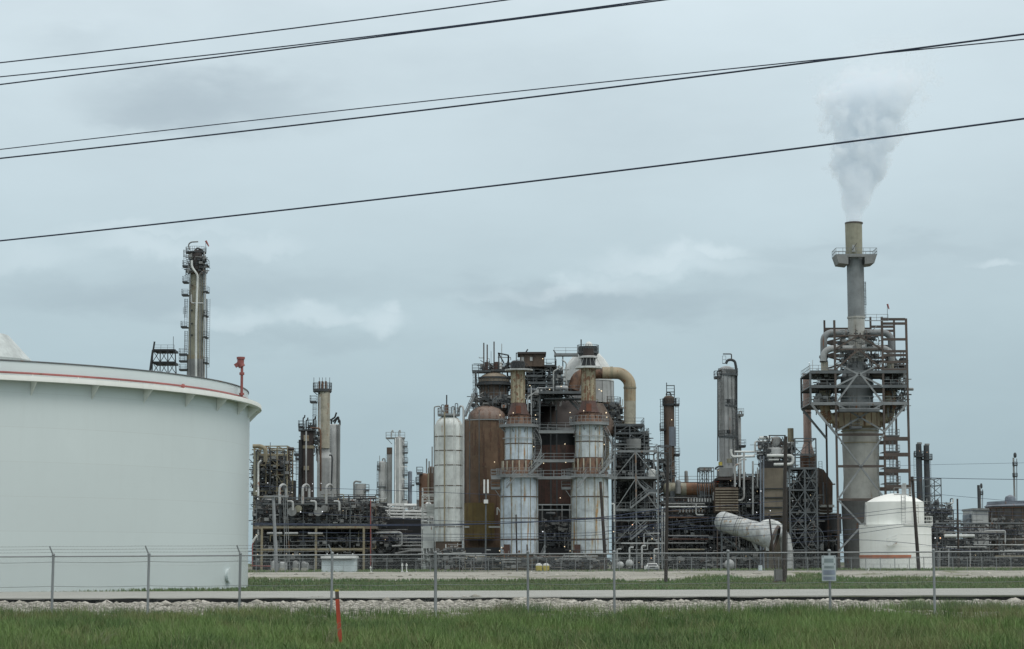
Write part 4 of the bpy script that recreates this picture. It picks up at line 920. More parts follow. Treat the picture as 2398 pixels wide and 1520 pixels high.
# ---- tan panelled tower
t = T('heater_tower', 'tall tan panelled heater casing split by dark bands beside the dark pole', 'heater', 1812, 1337, 350)
for i, (y0, y1) in enumerate(((1096, 1143), (1145, 1164), (1167, 1187), (1190, 1208))): t.box('panel', 1787, 1834, y0, y1, 'tan_panel', d=6)
for y in (1144, 1165.5, 1188.5): t.box('band', 1784, 1836, y-1, y+1, 'steel_dk', d=6.2, dY=-.3)
for x in (1781, 1788): t.beam('column', (x, 1068, -1), (x, 1335, -1), 3.4, 'bluegrey')
t.box('lower_casing', 1790, 1850, 1208, 1335, 'tan_panel', d=5, dY=3)
t.box('roof_block', 1788, 1840, 1080, 1096, 'darkvoid', d=5); t.cyl('drum', 1815, 1046, 1068, 46, 'ltgrey', dome=8, dY=2); t.pipe('pipe', [(1796, 1067, -2), (1838, 1067, -2), (1857, 1067, -2), (1857, 1087, -2), (1812, 1088, -2)], 3.6, 'white', R=9)
t.pipe('pipe', [(1800, 1077, -1), (1824, 1077, -1)], 2, 'white'); t.cyl('vent', 1851.5, 1003, 1035, 14, 'tan', dY=4); t.cyl('pot', 1818, 1022, 1046, 22, 'grey', dY=2, dome=6)
for a, b in (((1800, 1020), (1840, 1020)), ((1802, 1020), (1802, 1035)), ((1838, 1020), (1838, 1335))): t.beam('bar', a+(0,), b+(0,), 2.4, 'steel_dk')
clutter(t, 1775, 1860, 1022, 1095, 75, 1.5, D=6, dY=1, pal=('grey','white','steel','steel_dk'), ncap=26, rmax=2.2)
for x, y in ((1804, 1196), (1782, 1150), (1772, 1200), (1756, 1170)): t.lamp(x, y, -3, 'lampwhite')
# ---- dark X braced tower
t = T('steel_tower', 'dark blue grey X braced steel tower right of the tan heater casing', 'steel structure', 1885, 1337, 349)
frame(t, [1850, 1886, 1914], [1098, 1148, 1200, 1240, 1288], d=8, w=3.6, mat='steel', brace=tuple((i, j, 'X') for i in (0, 1) for j in range(4)), rails=(0,), decks=(0,1), ybot=1335)
frame(t, [1862, 1911], [1027, 1066, 1098], d=8, w=2.8, mat='steel', brace=((0,0,'/'),), ybot=1100, dY=1, rails=(1,))
clutter(t, 1850, 1915, 1100, 1330, 81, 1.2, D=6, dY=1, pal=('bluegrey','steel_dk','darkbrown','steel'), ncap=60, rmax=2.2, lamps=5)
t.box('dark_backing', 1848, 1918, 1140, 1337, 'darkvoid', d=3, dY=11); t.beam('brace', (1855, 1040, 0), (1880, 1066, 0), 2, 'steel')
mb = MB(); p = t.at((1906, 1260, -.2)); 
for i in range(20): q0, q1 = 2*PI*i/20, 2*PI*(i+1)/20; mb.bar(p+Vector((1.6*math.cos(q0), 0, 1.9*math.sin(q0))), p+Vector((1.6*math.cos(q1), 0, 1.9*math.sin(q1))), .12)
mb.build('hose_loop', M['steel'], t.o)
# ---- pink brown chimney
t = T('chimney', 'slim pinkish brown heater chimney with a flared foot left of the tall stack', 'chimney', 1890, 1337, 362)
t.cyl('shaft', 1890, 875, 1040, 17.5, 'chimney', w1=19.5); t.cyl('flared_base', 1891, 1040, 1068, 19.5, 'chimney', w1=36); t.cyl('firebox', 1892, 1068, 1100, 37, 'rust'); t.bands('band', 1890, [967, 877], 18.5, 'brown', th=.12)
t.cyl('casing', 1892, 1100, 1337, 40, 'darkbrown', dY=2)
# ---- right brown unit between frame and stack
t = T('furnace', 'brown tapered furnace hood between the dark braced tower and the tall stack', 'furnace', 1935, 1337, 366)
mb = MB(); A_ = [t.at(p) for p in ((1916, 1095), (1929, 1100), (1950, 1131), (1950, 1200), (1916, 1200))]; n_ = len(A_)
mb.add([tuple(p) for p in A_]+[tuple(p+Vector((0, 5, 0))) for p in A_], [(4,3,2,1,0), (5,6,7,8,9)]+[(i, (i+1) % n_, n_+(i+1) % n_, n_+i) for i in range(n_)]); mb.build('hood', M['brown'], t.o)
t.beam('eave', (1926, 1134, -1), (1956, 1134, -1), 3, 'rust'); t.ladder(1922, 1080, 1130, 'steel', dY=-1, cage=False); t.cyl('duct', 1940, 1205, 1250, 60, 'darkvoid', dY=2); t.box('deck', 1916, 1970, 1203, 1209, 'brown', d=4)
for x in (1928, 1936): t.cyl('pipe', x, 1130, 1180, 4, 'bluegrey', dY=-1, n=10)
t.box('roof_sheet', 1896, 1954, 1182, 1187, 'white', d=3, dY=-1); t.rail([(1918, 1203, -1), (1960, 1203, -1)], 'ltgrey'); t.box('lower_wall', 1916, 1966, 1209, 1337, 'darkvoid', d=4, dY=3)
clutter(t, 1916, 1966, 1245, 1330, 84, 1.0, D=3, dY=-1, pal=('steel_dk','rust','grey','white'), ncap=14, rmax=1.8, lamps=1)
t.box('cabinet', 1922, 1929, 1273, 1289, 'ltgrey', d=.6, dY=-3); t.cyl('small_tank', 1880, 1302, 1312, 28, 'white', dY=-8, n=16)
# ================================================================ THE TALL STACK
t = T('smoke_stack', 'tallest grey smoke stack, steaming, with a boxed platform near its top', 'smoke stack', 2008, 1337, 352)
def zz(y): return P(2008, y, 352).z
t.cyl('top_section', 1999.5, 522, 605, 40, 'olive', w1=39); t.cyl('shaft', 2004, 605, 745, 40, 'stack_grey', w1=40); t.cyl('lower_shaft', 2006, 745, 850, 39, 'stack_conc', w1=40)
t.cyl('inner_liner', 1999.5, 520.5, 521.5, 33, 'black'); t.bands('rim', 1999.5, [523], 41, 'steel_rust', th=.12); t.bands('band', 2005, [744, 784, 826], 41, 'stack_conc', th=.15)
t.cyl('shoulder', 2006, 848, 884, 42, 'stack_grey', prof=[(848, 42), (858, 52), (884, 74)]); t.cyl('drum', 2006, 884, 962, 73, 'stack_grey', w1=76); t.cyl('base_shaft', 2016, 962, 1172, 92, 'stack_conc', prof=[(962, 84), (1005, 84), (1040, 86), (1120, 82), (1172, 88)])
t.cyl('foot', 2016, 1172, 1337, 88, 'stack_dark', w1=92, prof=[(1172, 88), (1240, 84), (1337, 78)])
t.bands('band', 2014, [1010, 1018, 1038], 87, 'tan', th=.1); t.bands('band', 2007, [900, 930], 76, 'grey', th=.15)
# ribbed ring duct
t.cyl('ring_duct', 2008, 965, 1003, 116, 'duct', prof=[(962, 84), (967, 116), (1000, 116), (1005, 84)]); t.ribs('duct_rib', 2008, 967, 1001, 116, 22, 'rust', th=.1)
# boxed platform
mb = MB(); c = t.ctr(2001, 606); k = t.k
mb2 = MB()
for sx in (-1, 1):
    x0, x1 = c.x + sx*19.5*k, c.x + sx*48*k
    mb.add([(x0, c.y-2.2, c.z-1.2), (x1-sx*.45, c.y-2.2, c.z-1.0), (x1, c.y-2.2, c.z+.35), (x0, c.y-2.2, c.z+.35), (x0, c.y+2.2, c.z-1.2), (x1-sx*.45, c.y+2.2, c.z-1.0), (x1, c.y+2.2, c.z+.35), (x0, c.y+2.2, c.z+.35)],
           [(0,1,2,3), (4,7,6,5), (1,5,6,2), (0,4,5,1), (3,2,6,7), (0,3,7,4)])
    mb2.bar((x0, c.y-2.2, c.z+1.0), (x0, c.y-2.2, c.z+.3), .07)
mb.box((c.x-20*k, c.y-2.3, c.z+.0), (c.x+20*k, c.y-1.55, c.z+.35)); pf = mb.build('platform', M['grey'], t.o)
Q = [Vector((c.x+sx*48*k, c.y+sy*2.2, c.z+.35)) for sx, sy in ((-1,1),(-1,-1),(1,-1),(1,1),(-1,1))]; mb = MB(); rail3(mb, Q, 1.15, 1.1, .06); mb.build('handrail', M['steel_lt'], pf)
t.cyl('sampling_port', 1999, 574, 590, 7, 'ltgrey', dY=-1.7, n=10); t.beam('arm', (1996, 585, -2), (2006, 570, -2), 1.4, 'steel_dk'); t.ladder(2024, 660, 745, 'steel', dY=0, cage=True)
t.sideplat(1992, 2016, 1001, 'steel', dY=-6)
# ---- frame round the stack
t = T('steel_tower', 'rusty steel tower frame wrapped round the foot of the tall stack', 'steel structure', 2008, 1337, 347)
D_ = 11
for nm, pts in (('column', [(1953, 750), (1954, 850), (1958, 1000), (1966, 1290), (1967, 1335)]), ('column', [(2065, 742), (2066, 850), (2070, 1000), (2075, 1150), (2077, 1335)]), ('column', [(2118, 746), (2120, 860), (2127, 1000), (2134, 1140), (2137, 1335)])):
    x0 = pts[2][0]
    for dd in (0, D_): 
        mb = MB(); q = P(x0, 980, 347); top = t.at((pts[0][0], pts[0][1], dd)).z; bot = t.at((pts[-1][0], 1337, dd)).z
        for za, zb_, m_ in ((bot, P(0, 960, 347).z, 'steel_rust'), (P(0, 960, 347).z, top, 'steel_rust')):
            mb = MB(); mb.bar((q.x, 347+dd, za), (q.x, 347+dd, zb_), .3 if dd else .34); mb.build('column', M[m_], t.o)
xs3 = [P(x, 980, 347).x for x in (1958, 2069, 2125)]; xo = P(1898, 910, 347).x
def hb(xa, xb, y, w=.34, m='steel', dd=(0, D_)):
    for e in dd: mb = MB(); z = P(1999, y, 347).z; mb.bar((xa, 347+e, z), (xb, 347+e, z), w*.8, w); mb.build('beam', M[m], t.o)
for y, m_, w in ((757, 'steel_rust', .9), (772, 'steel_rust', .3), (786, 'steel_rust', .5), (818, 'steel_rust', .6)): hb(xs3[0]-.1, xs3[1]+.1, y, w, m_, dd=(D_,)); hb(xs3[0]-.1, xs3[1]+.1, y, .26, m_, dd=(0,)) if y > 780 else None
for y in (748, 758, 795, 823, 832, 848, 866): hb(xs3[1], xs3[2], y, .4, 'steel_rust')
for y in (871, 905, 945): hb(xo, xs3[2], y, .5, 'steel_lt' if y == 945 else 'steel')
for y in (1028, 1065, 1103, 1140): hb(xs3[1], xs3[2], y, .62, 'steel_rust')
for y in (1018, 1092, 1170, 1213): hb(xs3[0], xs3[1], y, .4, 'steel_rust', dd=(0,))
for y in (871, 905, 945):   # decks
    z = P(1999, y, 347).z; mb = MB(); mb.box((xo, 347.2, z-.05), (xs3[0]+1.5, 347+D_, z+.03)); mb.box((xs3[1]-1.5, 347.2, z-.05), (xs3[2], 347+D_, z+.03)); dk = mb.build('deck', M['steel_dk'], t.o)
    mb = MB(); rail3(mb, [Vector((xo, 347+D_, z)), Vector((xo, 347, z)), Vector((xs3[0], 347, z))], 1.1, 1.5); rail3(mb, [Vector((xs3[1], 347, z)), Vector((xs3[2], 347, z)), Vector((xs3[2], 347+D_, z))], 1.1, 1.5)
    mb.build('handrail', M['steel_lt'], dk)
mb = MB(); z0_, z1_ = P(1999, 945, 347).z, P(1999, 871, 347).z
for e in (0, D_):
    mb = MB(); mb.bar((xo, 347+e, z0_), (xo, 347+e, z1_), .3); mb.build('column', M['steel'], t.o)
    mb = MB(); mb.bar((xo, 347+e, z0_), (xs3[0], 347+e, P(1999, 1018, 347).z), .35); mb.build('brace', M['steel_lt'], t.o)
    mb = MB(); mb.bar((xs3[2], 347+e, z0_), (xs3[1], 347+e, P(1999, 1012, 347).z), .35); mb.build('brace', M['steel_lt'], t.o)
def br(xa, ya, xb, yb, w=.28, m='steel', e=-.1):
    mb = MB(); mb.bar((xa, 347+e, P(1999, ya, 347).z), (xb, 347+e, P(1999, yb, 347).z), w); mb.build('brace', M[m], t.o)
for ya, yb in ((786, 818), (818, 866), (871, 945)):
    xm = (xs3[0]+xs3[1])/2; br(xs3[0], yb, xm, ya, m='steel_lt' if ya > 830 else 'steel_rust'); br(xs3[1], yb, xm, ya, m='steel_lt' if ya > 830 else 'steel_rust')
for ya, yb in ((757, 786), (786, 818), (818, 850)):
    for e in (D_,): br(xs3[0], ya, xs3[1], yb, e=e, m='steel_rust'); br(xs3[1], ya, xs3[0], yb, e=e, m='steel_rust')
br(xs3[0], 1018, xs3[1], 1170, .26, 'steel_lt'); br(xs3[1], 1018, xs3[0], 1170, .26, 'steel_lt'); br(xs3[0], 1170, xs3[1], 1290, .26, 'steel_lt'); br(xs3[1], 1170, xs3[0], 1290, .26, 'steel_lt')
br(xs3[0], 905, xs3[1], 850, .26, 'steel_lt'); br(xs3[1], 905, xs3[0], 850, .26, 'steel_lt'); br(xs3[0], 945, xs3[1], 1010, .26, 'steel_lt'); br(xs3[1], 945, xs3[0], 1010, .26, 'steel_lt')
for y in (757, 945): t.rail([(2026 if y == 757 else 1968, y-5 if y == 757 else y, -1), (2080 if y == 757 else 2060, y-5 if y == 757 else y, -1)], 'steel_lt')
t.box('walkway', 1966, 2060, 958, 964, 'steel', d=2.2, dY=-2); t.rail([(1966, 958, -2), (2060, 958, -2)], 'steel_lt')
# stairs platforms between right columns
for y in (1021, 1058, 1096, 1132):
    mb = MB(); z = P(1999, y, 347).z; mb.box((xs3[1]+.3, 349, z), (xs3[1]+2.9, 353, z+.12)); dk = mb.build('landing', M['steel'], t.o)
    mb = MB(); rail3(mb, [Vector((xs3[1]+.3, 349, z+.1)), Vector((xs3[1]+2.9, 349, z+.1)), Vector((xs3[1]+2.9, 353, z+.1))], 1.1, 1.3); mb.build('handrail', M['steel_lt'], dk)
t.ladder(2089, 965, 1160, 'steel_lt', dY=3)
clutter(t, 1962, 2062, 760, 870, 91, .5, D=9, dY=1, pal=('steel_rust','steel','darkbrown'), ncap=14, rmax=1.5)
clutter(t, 2072, 2122, 825, 960, 92, 1.0, D=6, dY=2, pal=('steel_rust','steel','grey','darkbrown'), ncap=22, rmax=1.8)
clutter(t, 1905, 1955, 865, 950, 93, .8, D=6, dY=2, pal=('steel_dk','steel','grey'), ncap=10, rmax=1.4)
for x, y in ((1895, 850), (1903, 843), (2122, 846)): t.beam('lamp_post', (x, y), (x, 871), 1.2, 'ltgrey')
for x, y in ((1895, 849), (2122, 847)): t.lamp(x, y, 0, 'lampwhite', r=1.5)
# ---- side pipes with bellows, one each side
def sidepipe(s, label):
    X = lambda v: 2008 + s*v
    t = T('flue_gas_pipe', label, 'pipe', X(72), 1337, 351, 'arched flue gas pipes either side of the tall stack', base=float(P(2000, 990, 351).z))
    t.pipe('arch', [(X(10), 779, 1), (X(66), 779, 1), (X(79), 790, 1), (X(79), 850, 1)], 8, 'stack_grey', R=14, n=16)
    t.pipe('arch', [(X(10), 816, -2), (X(64), 816, -2), (X(79), 826, -2), (X(80), 846, -2)], 7.5, 'ltgrey', R=14, n=16)
    t.cyl('flange', X(79), 832, 848, 21, 'steel_dk', n=20, dY=-1, prof=[(832, 19), (836, 22), (842, 17), (848, 20)]); t.cyl('bellows', X(77), 848, 872, 17, 'cream', n=20, dY=-1)
    t.cyl('drop_pipe', X(76), 872, 955, 22, 'darkbrown', n=20, dY=-.5); t.cyl('drop_pipe', X(76), 915, 952, 24, 'tan', n=20, dY=-.5)
    for y in range(918, 952, 6): t.bands('ring', X(76), [y], 26, 'cream_rust', dY=-.5, th=.12, n=20)
    pts = fillet([t.at((X(76), 950, -.5)), t.at((X(74), 978, -.5)), t.at((X(40), 984, -.5))], 1.6, 6); mb = MB(); mb.tube(pts, 12*t.k, 16); el = mb.build('elbow', M['duct'], t.o)
    for i in range(1, len(pts)-1):
        d = (pts[i+1]-pts[i-1]).normalized(); mb = MB(); mb.tube([pts[i]-d*.1, pts[i]+d*.1], 13.4*t.k, 16); mb.build('elbow_ring', M['cream_rust'], el)
    for a in (0, 1): t.beam('brace', (X(60+a*14), 1003, 0), (X(76), 960, 0), 1.8, 'steel')
sidepipe(-1, 'arched flue gas pipe on the chimney side of the tall stack'); sidepipe(1, 'arched flue gas pipe on the ladder bay side of the tall stack')
# wind socks
def sock(label, x0, y0, x1, y1, Y, py, w):
    t = T('wind_sock', label, 'wind sock', x0, py, Y, 'red wind socks', base=float(P(x0, py, Y).z))
    t.beam('pole', (x0, py), (x0, y0), 1.0, 'steel'); mb = MB(); mb.tube([t.at((x0, y0)), t.at((x1, y1))], w*t.k, 8, w*t.k*.5); mb.build('sock', M['redpaint'], t.o)
sock('small red wind sock above the frame of the steaming stack', 2078, 712, 2082, 724, 347, 748, 2.4)
sock('small red wind sock above the tall column behind the white tank', 482, 564, 489, 577, 480, 592, 2.6)
# ================================================================ SMALL WHITE TANK
t = T('storage_tank', 'small two tier white storage tank with an orange stripe at right', 'storage tank', 2097, 1337, 330)
t.cyl('lower_shell', 2097, 1229, 1332, 166, 'small_tank', n=72); t.cyl('upper_shell', 2095, 1176, 1230, 135, 'small_tank', n=60); t.cyl('roof', 2095, 1157, 1178, 135, 'small_tank', prof=[(1156, 20), (1159, 50), (1166, 96), (1177, 135)], n=60)
t.bands('stripe', 2097, [1304], 166, 'stripe', th=.26, pr=.01, n=72)
t.bands('weld', 2097, [1252, 1280], 166, 'small_tank', th=.04, pr=.02, n=72)
t.rail([(2094, 1159, -2), (2130, 1159, -2), (2138, 1159, 2)], 'ltgrey'); t.ring(2097, 1229, 132, 170, 'small_tank', a0=-1.5, a1=.5, h=1.2)
t.pipe('pipe', [(2028, 1232, -3), (2028, 1182, -3), (2026, 1180, -3), (2024, 1232, -3)], 1.0, 'ltgrey'); t.pipe('pipe', [(2024, 1231, -3), (2024, 1181, -3)], 1.0, 'steel_dk')
t.stair((2078, 1277, -6.2), (2100, 1270, -6.2), 'white'); t.ladder(2149, 1180, 1330, 'cream', dY=-4.4, cage=False); t.ladder(2116, 1160, 1228, 'ltgrey', dY=-5)
t.beam('stain_strip', (2162, 1236, -3.2), (2162, 1330, -3.2), 7, 'cream')
for i in range(6): t.beam('pipe_leg', (2045+i*20, 1322, -7), (2045+i*20, 1331, -7), 1, 'ltgrey')
t.pipe('vent', [(2114, 1160), (2114, 1140), (2112, 1135)], 2.6, 'ltgrey'); t.cyl('vent', 2118, 1132, 1160, 9, 'ltgrey', n=12)
t.beam('gauge_board', (2140, 1240, -5), (2140, 1300, -5), 1.2, 'ltgrey')
# ================================================================ RIGHT BACKGROUND
def bstack(label, x, y0, w, yplat, pside):
    t = T('smoke_stack', label, 'smoke stack', x, 1337, 520, 'pair of dark chimneys behind the small white tank')
    t.cyl('shaft', x, y0, 1190, w, 'bluegrey' if w < 0 else 'steel_dk', w1=w*1.15, n=24); t.cyl('crown', x, y0-4, y0, w*.9, 'grey', n=24); t.ring(x, yplat, w*.9, w*1.9, 'steel_dk', h=1.3); t.ladder(x+w*.62*pside, y0+20, 1180, 'steel', cage=False)
    t.cyl('plinth', x, 1190, 1337, w*1.4, 'steel_dk', n=20); t.lamp(x, y0+16, -3, 'lamporange', r=1)
bstack('taller of the two dark chimneys behind the small white tank', 2153, 1040, 13, 1069, -1); bstack('shorter of the two dark chimneys behind the small white tank', 2171, 1043, 13, 1076, 1)
t = T('process_unit', 'dark process unit with a truss tower right of the small white tank', 'pipework', 2190, 1337, 505)
frame(t, [2180, 2206], [1120, 1137, 1160, 1185, 1210], d=8, w=2, mat='steel', brace=tuple((0, j, 'X') for j in range(4)), ybot=1335)
frame(t, [2162, 2190, 2212, 2234], [1195, 1218, 1242, 1275], d=12, w=2, mat='steel_dk', ybot=1335, rails=(1,2), brace=((0,1,'X'),(2,2,'X')))
clutter(t, 2158, 2232, 1168, 1245, 101, 1.7, D=9, pal=('darkbrown','steel_dk','grey','darkvoid','white'), ncap=45, rmax=2.4)
clutter(t, 2180, 2290, 1245, 1333, 102, 1.1, D=9, pal=('darkbrown','steel_dk','grey','white','steel'), ncap=45, rmax=2)
t.box('dark_backing', 2160, 2215, 1190, 1337, 'darkvoid', d=4, dY=13); t.box('dark_backing', 2214, 2262, 1262, 1337, 'darkvoid', d=4, dY=13)
t.lamp(2190, 1260, -8, 'lampwhite', 2.6); t.lamp(2202, 1260, -8, 'lamporange', 3)
t = T('pipe_rack', 'long low pipe rack with a fat white pipe at the right edge', 'pipe rack', 2290, 1337, 470)
frame(t, [2195, 2243, 2290, 2340], [1225, 1247, 1275], d=8, w=2.2, mat='steel', ybot=1335)
for y, x0, x1, r_, m in ((1255, 2212, 2282, 4, 'white'), (1226, 2190, 2400, 2.2, 'steel'), (1247, 2210, 2352, 2.0, 'grey'), (1265, 2205, 2400, 1.4, 'steel_dk'), (1281, 2215, 2310, 1.4, 'ltgrey'), (1276, 2280, 2400, 1.3, 'ltgrey'), (1303, 2330, 2400, 1.6, 'tan'), (1235, 2190, 2330, 1.3, 'darkbrown')): t.pipe('pipe', [(x0, y, -2), (x1, y, -2)], r_, m)
t.pipe('pipe', [(2310, 1243, -3), (2354, 1243, -3), (2354, 1270, -3)], 1.8, 'ltgrey')
clutter(t, 2235, 2400, 1262, 1333, 103, 1.0, D=7, pal=('darkbrown','steel_dk','grey','white','steel'), ncap=60, rmax=1.9, lamps=2)
clutter(t, 2200, 2340, 1215, 1262, 107, .7, D=7, pal=('darkbrown','steel_dk','grey','steel'), ncap=22, rmax=1.7)
for x in (2222, 2272, 2201): t.beam('lamp_post', (x, 1285, -6), (x, 1335, -6), 1.6, 'ltgrey')
t.box('dark_backing', 2230, 2400, 1285, 1337, 'darkvoid', d=4, dY=12)
t = T('building', 'large brown round walled building under a blue grey roof at the right edge', 'building', 2385, 1337, 540)
t.cyl('wall', 2420, 1182, 1337, 212, 'brickbrown', n=60); t.cyl('roof', 2420, 1176, 1190, 222, 'bluegrey', prof=[(1175, 212), (1182, 214), (1186, 226), (1191, 214)], n=60); t.bands('eave', 2420, [1189], 218, 'rust', th=.25, n=60)
t.ribs('rib', 2420, 1192, 1335, 212, 28, 'brown', th=.35)
t.cyl('roof_vent', 2366, 1160, 1180, 26, 'bluegrey', prof=[(1159, 4), (1163, 22), (1168, 26), (1182, 26)], n=8)
clutter(t, 2318, 2400, 1200, 1260, 109, .8, D=4, dY=-26, pal=('steel_dk','darkbrown','grey','steel'), ncap=16, rmax=1.6)
t = T('shed', 'pale windowless wall block left of the brown round building', 'building', 2297, 1337, 530)
t.box('wall', 2281, 2314, 1194, 1290, 'ltgrey', d=12); t.box('roof', 2278, 2316, 1190, 1195, 'grey', d=13, dY=-.5); t.cyl('vent', 2292, 1136, 1190, 6.5, 'steel_dk', dY=4, n=14)
t.box('side_annex', 2272, 2281, 1205, 1290, 'bluegrey', d=8, dY=2)
def flare(label, x, y0, y1, w, plats, Y=620):
    t = T('flare_stack', label, 'flare stack', x, y1, Y, 'thin grey flare stacks far off at right')
    t.cyl('shaft', x, y0+12, y1, w, 'grey', w1=w*1.25, n=12); t.cyl('tip', x, y0, y0+14, w*1.5, 'steel_dk', n=12, prof=[(y0, w*.9), (y0+3, w*1.7), (y0+9, w*1.7), (y0+12, w)])
    for y in plats: t.ring(x, y, w*.8, w*2.6, 'steel_dk', h=1.0)
    t.pipe('pipe', [(x+w*.9, y0+14), (x+w*1.1, y1)], .8, 'steel')
flare('tallest thin flare stack at the far right', 2377, 1060, 1337, 4.4, (1090, 1116)); flare('short thin flare stack left of the round brown building', 2298, 1132, 1337, 3.4, (1158,))
# utility line far right: pylons just a mast
# ================================================================ LEFT: tall column behind the tank
t = T('column', 'tallest olive yellow column with side platforms rising behind the big white tank', 'column', 455, 1337, 480)
t.cyl('shell', 460, 600, 842, 31, 'olive', w1=35); t.cyl('top_head', 462, 585, 632, 24, 'darkbrown', dome=8, dY=-1); t.cyl('lower_shell', 456, 842, 1337, 43, 'grey', w1=44); t.bands('band', 457, [836, 840], 38, 'tan', th=.3)
t.ribs('seam', 460, 610, 835, 34, 8, 'olive', th=.1)
t.pipe('pipe', [(449, 610, -3), (449, 625, -3), (463, 644, -3), (459, 760, -3), (459, 1300, -3)], 2.6, 'white', R=6); t.pipe('pipe', [(478, 590, -1), (481, 680, -1), (478, 900, -1), (478, 1300, -1)], 1.9, 'ltgrey', R=5)
t.pipe('pipe', [(448, 690, -2.5), (448, 708, -2.5), (452, 710, -2.5), (476, 710, -2.5)], 1.8, 'ltgrey'); t.pipe('pipe', [(484, 700), (484, 880), (484, 1300)], 1.1, 'steel')
t.pipe('pipe', [(444, 585), (441, 573), (447, 567), (464, 566)], 1.6, 'grey', R=8); t.pipe('pipe', [(452, 592, -1), (462, 580, -1), (475, 586, -1), (478, 600, -1)], 2, 'steel')
for x0, x1, y in ((429, 447, 624), (476, 489, 622), (429, 441, 661), (427, 442, 691), (425, 440, 766), (421, 440, 830), (421, 450, 866), (421, 440, 846)): t.sideplat(x0, x1, y, 'steel_dk', h=1.2)
for y0, y1, x in ((585, 624, 433), (630, 665, 438), (700, 766, 435), (775, 846, 435), (640, 700, 479), (812, 842, 481), (720, 735, 432)): t.ladder(x, y0, y1, 'steel')
t.ring(459, 592, 26, 48, 'steel_dk', h=1.2); t.cyl('valve', 448, 590, 600, 9, 'ltgrey'); t.cyl('valve', 468, 584, 596, 8, 'steel_dk')
for x, r_, m_ in ((468, 1.2, 'grey'), (472, 1.0, 'steel'), (446, .9, 'steel')): t.pipe('pipe', [(x, 640, -2.4), (x-1, 1300, -2.4)], r_, m_)
for x0, x1, y in ((478, 489, 684), (478, 487, 740), (478, 487, 790), (478, 488, 850)): t.sideplat(x0, x1, y, 'steel_dk', h=1.2)
t.ladder(487, 700, 860, 'steel_lt', cage=False); clutter(t, 436, 486, 584, 640, 161, 1.6, D=2.5, dY=-2, pal=('steel_dk', 'grey', 'ltgrey', 'brown'), ncap=12, rmax=1.3)
for y in (668, 727, 758, 785): t.cyl('manway', 449, y-2, y+2, 3.5, 'steel_dk', dY=-1.6, n=8)
# dark derrick
t = T('derrick', 'black lattice derrick left of the tallest olive column', 'derrick', 383, 1337, 440)
def tower(t, xt0, xt1, yt, xb0, xb1, yb, levels, mat, w, dd=5.):
    f = lambda y, s: (xt0+(xb0-xt0)*(y-yt)/(yb-yt)) if s == 0 else (xt1+(xb1-xt1)*(y-yt)/(yb-yt))
    for s in (0, 1):
        for d in (0, dd): t.beam('leg', (f(yt, s), yt, d), (f(yb, s), yb, d), w, mat)
    for y in levels:
        for d in (0, dd): t.beam('beam', (f(y, 0), y, d), (f(y, 1), y, d), w*1.3, mat)
        t.beam('beam', (f(y, 0), y, 0), (f(y, 0), y, dd), w, mat); t.beam('beam', (f(y, 1), y, 0), (f(y, 1), y, dd), w, mat)
    for a, b in zip(levels[:-1], levels[1:]):
        n = 3
        for i in range(n):
            xa0 = f(a, 0)+(f(a, 1)-f(a, 0))*i/n; xa1 = f(a, 0)+(f(a, 1)-f(a, 0))*(i+1)/n; xb_0 = f(b, 0)+(f(b, 1)-f(b, 0))*i/n; xb_1 = f(b, 0)+(f(b, 1)-f(b, 0))*(i+1)/n
            for d in (0, dd): t.beam('brace', (xa0, a, d), (xb_1, b, d), w*.6, mat); t.beam('brace', (xa1, a, d), (xb_0, b, d), w*.6, mat)
            if i: t.beam('leg', (xa0, a, 0), (xb_0, b, 0), w*.9, mat)
tower(t, 358, 410, 818, 340, 432, 1337, [820, 848, 876, 910, 960], 'black', 2.4)
t.beam('mast', (362, 800, 0), (357, 832, 0), 3.6, 'black'); t.beam('leg', (358, 820, -.5), (348, 895, -.5), 4.5, 'black'); t.beam('antenna', (406, 788), (406, 820), 1, 'black'); t.rail([(361, 819), (408, 819)], 'steel', h=1.0)
for y in (819, 848): t.box('deck', 359, 409, y-1, y+4, 'black', d=5)
# ---- left units
t = T('process_unit', 'tan and rusty framed process unit at the right side of the big white tank', 'pipework', 640, 1337, 372)
frame(t, [594, 622, 648, 672], [1045, 1066, 1090, 1112, 1150], d=9, w=3.2, mat='tan', ybot=1335, rails=(1,), brace=((1,1,'X'),(0,2,'/'),(2,3,'X')), decks=(2,))
frame(t, [600, 633, 666], [1056, 1078, 1100], d=4, w=2.2, mat='steel_dk', ybot=1150, dY=-2)
clutter(t, 590, 684, 1050, 1160, 111, 1.5, D=8, pal=('tan','rust','darkbrown','steel_dk','olive','darkbrown'), ncap=60, rmax=3, lamps=2)
t.pipe('pipe', [(592, 1045, -2), (612, 1045, -2), (622, 1052, -2), (622, 1082, -2)], 5, 'tan', R=8); t.cyl('vessel', 600, 1058, 1160, 12, 'olive', dY=-1); t.pipe('pipe', [(605, 1330, -3), (605, 1085, -3), (612, 1078, -3)], 2.2, 'white')
t.cyl('vessel', 643, 1095, 1175, 30, 'brown', dY=5); t.box('dark_backing', 592, 690, 1125, 1337, 'darkvoid', d=3, dY=12); t.beam('mast', (633, 1036), (633, 1060), 1.2, 'steel_dk')
for x, y in ((627, 1131), (600, 1150)): t.lamp(x, y, -3, 'lampwhite', 2)
t = T('process_unit', 'brown vessel cluster in front of the cream column left of centre', 'vessel', 716, 1337, 392)
t.cyl('shell', 718, 1010, 1337, 31, 'darkbrown', w1=38); t.cyl('band', 720, 1044, 1051, 34, 'tan'); t.cyl('side_vessel', 703, 1030, 1337, 10, 'black', dY=-1); t.ring(720, 1008, 26, 42, 'steel_dk', h=1.1)
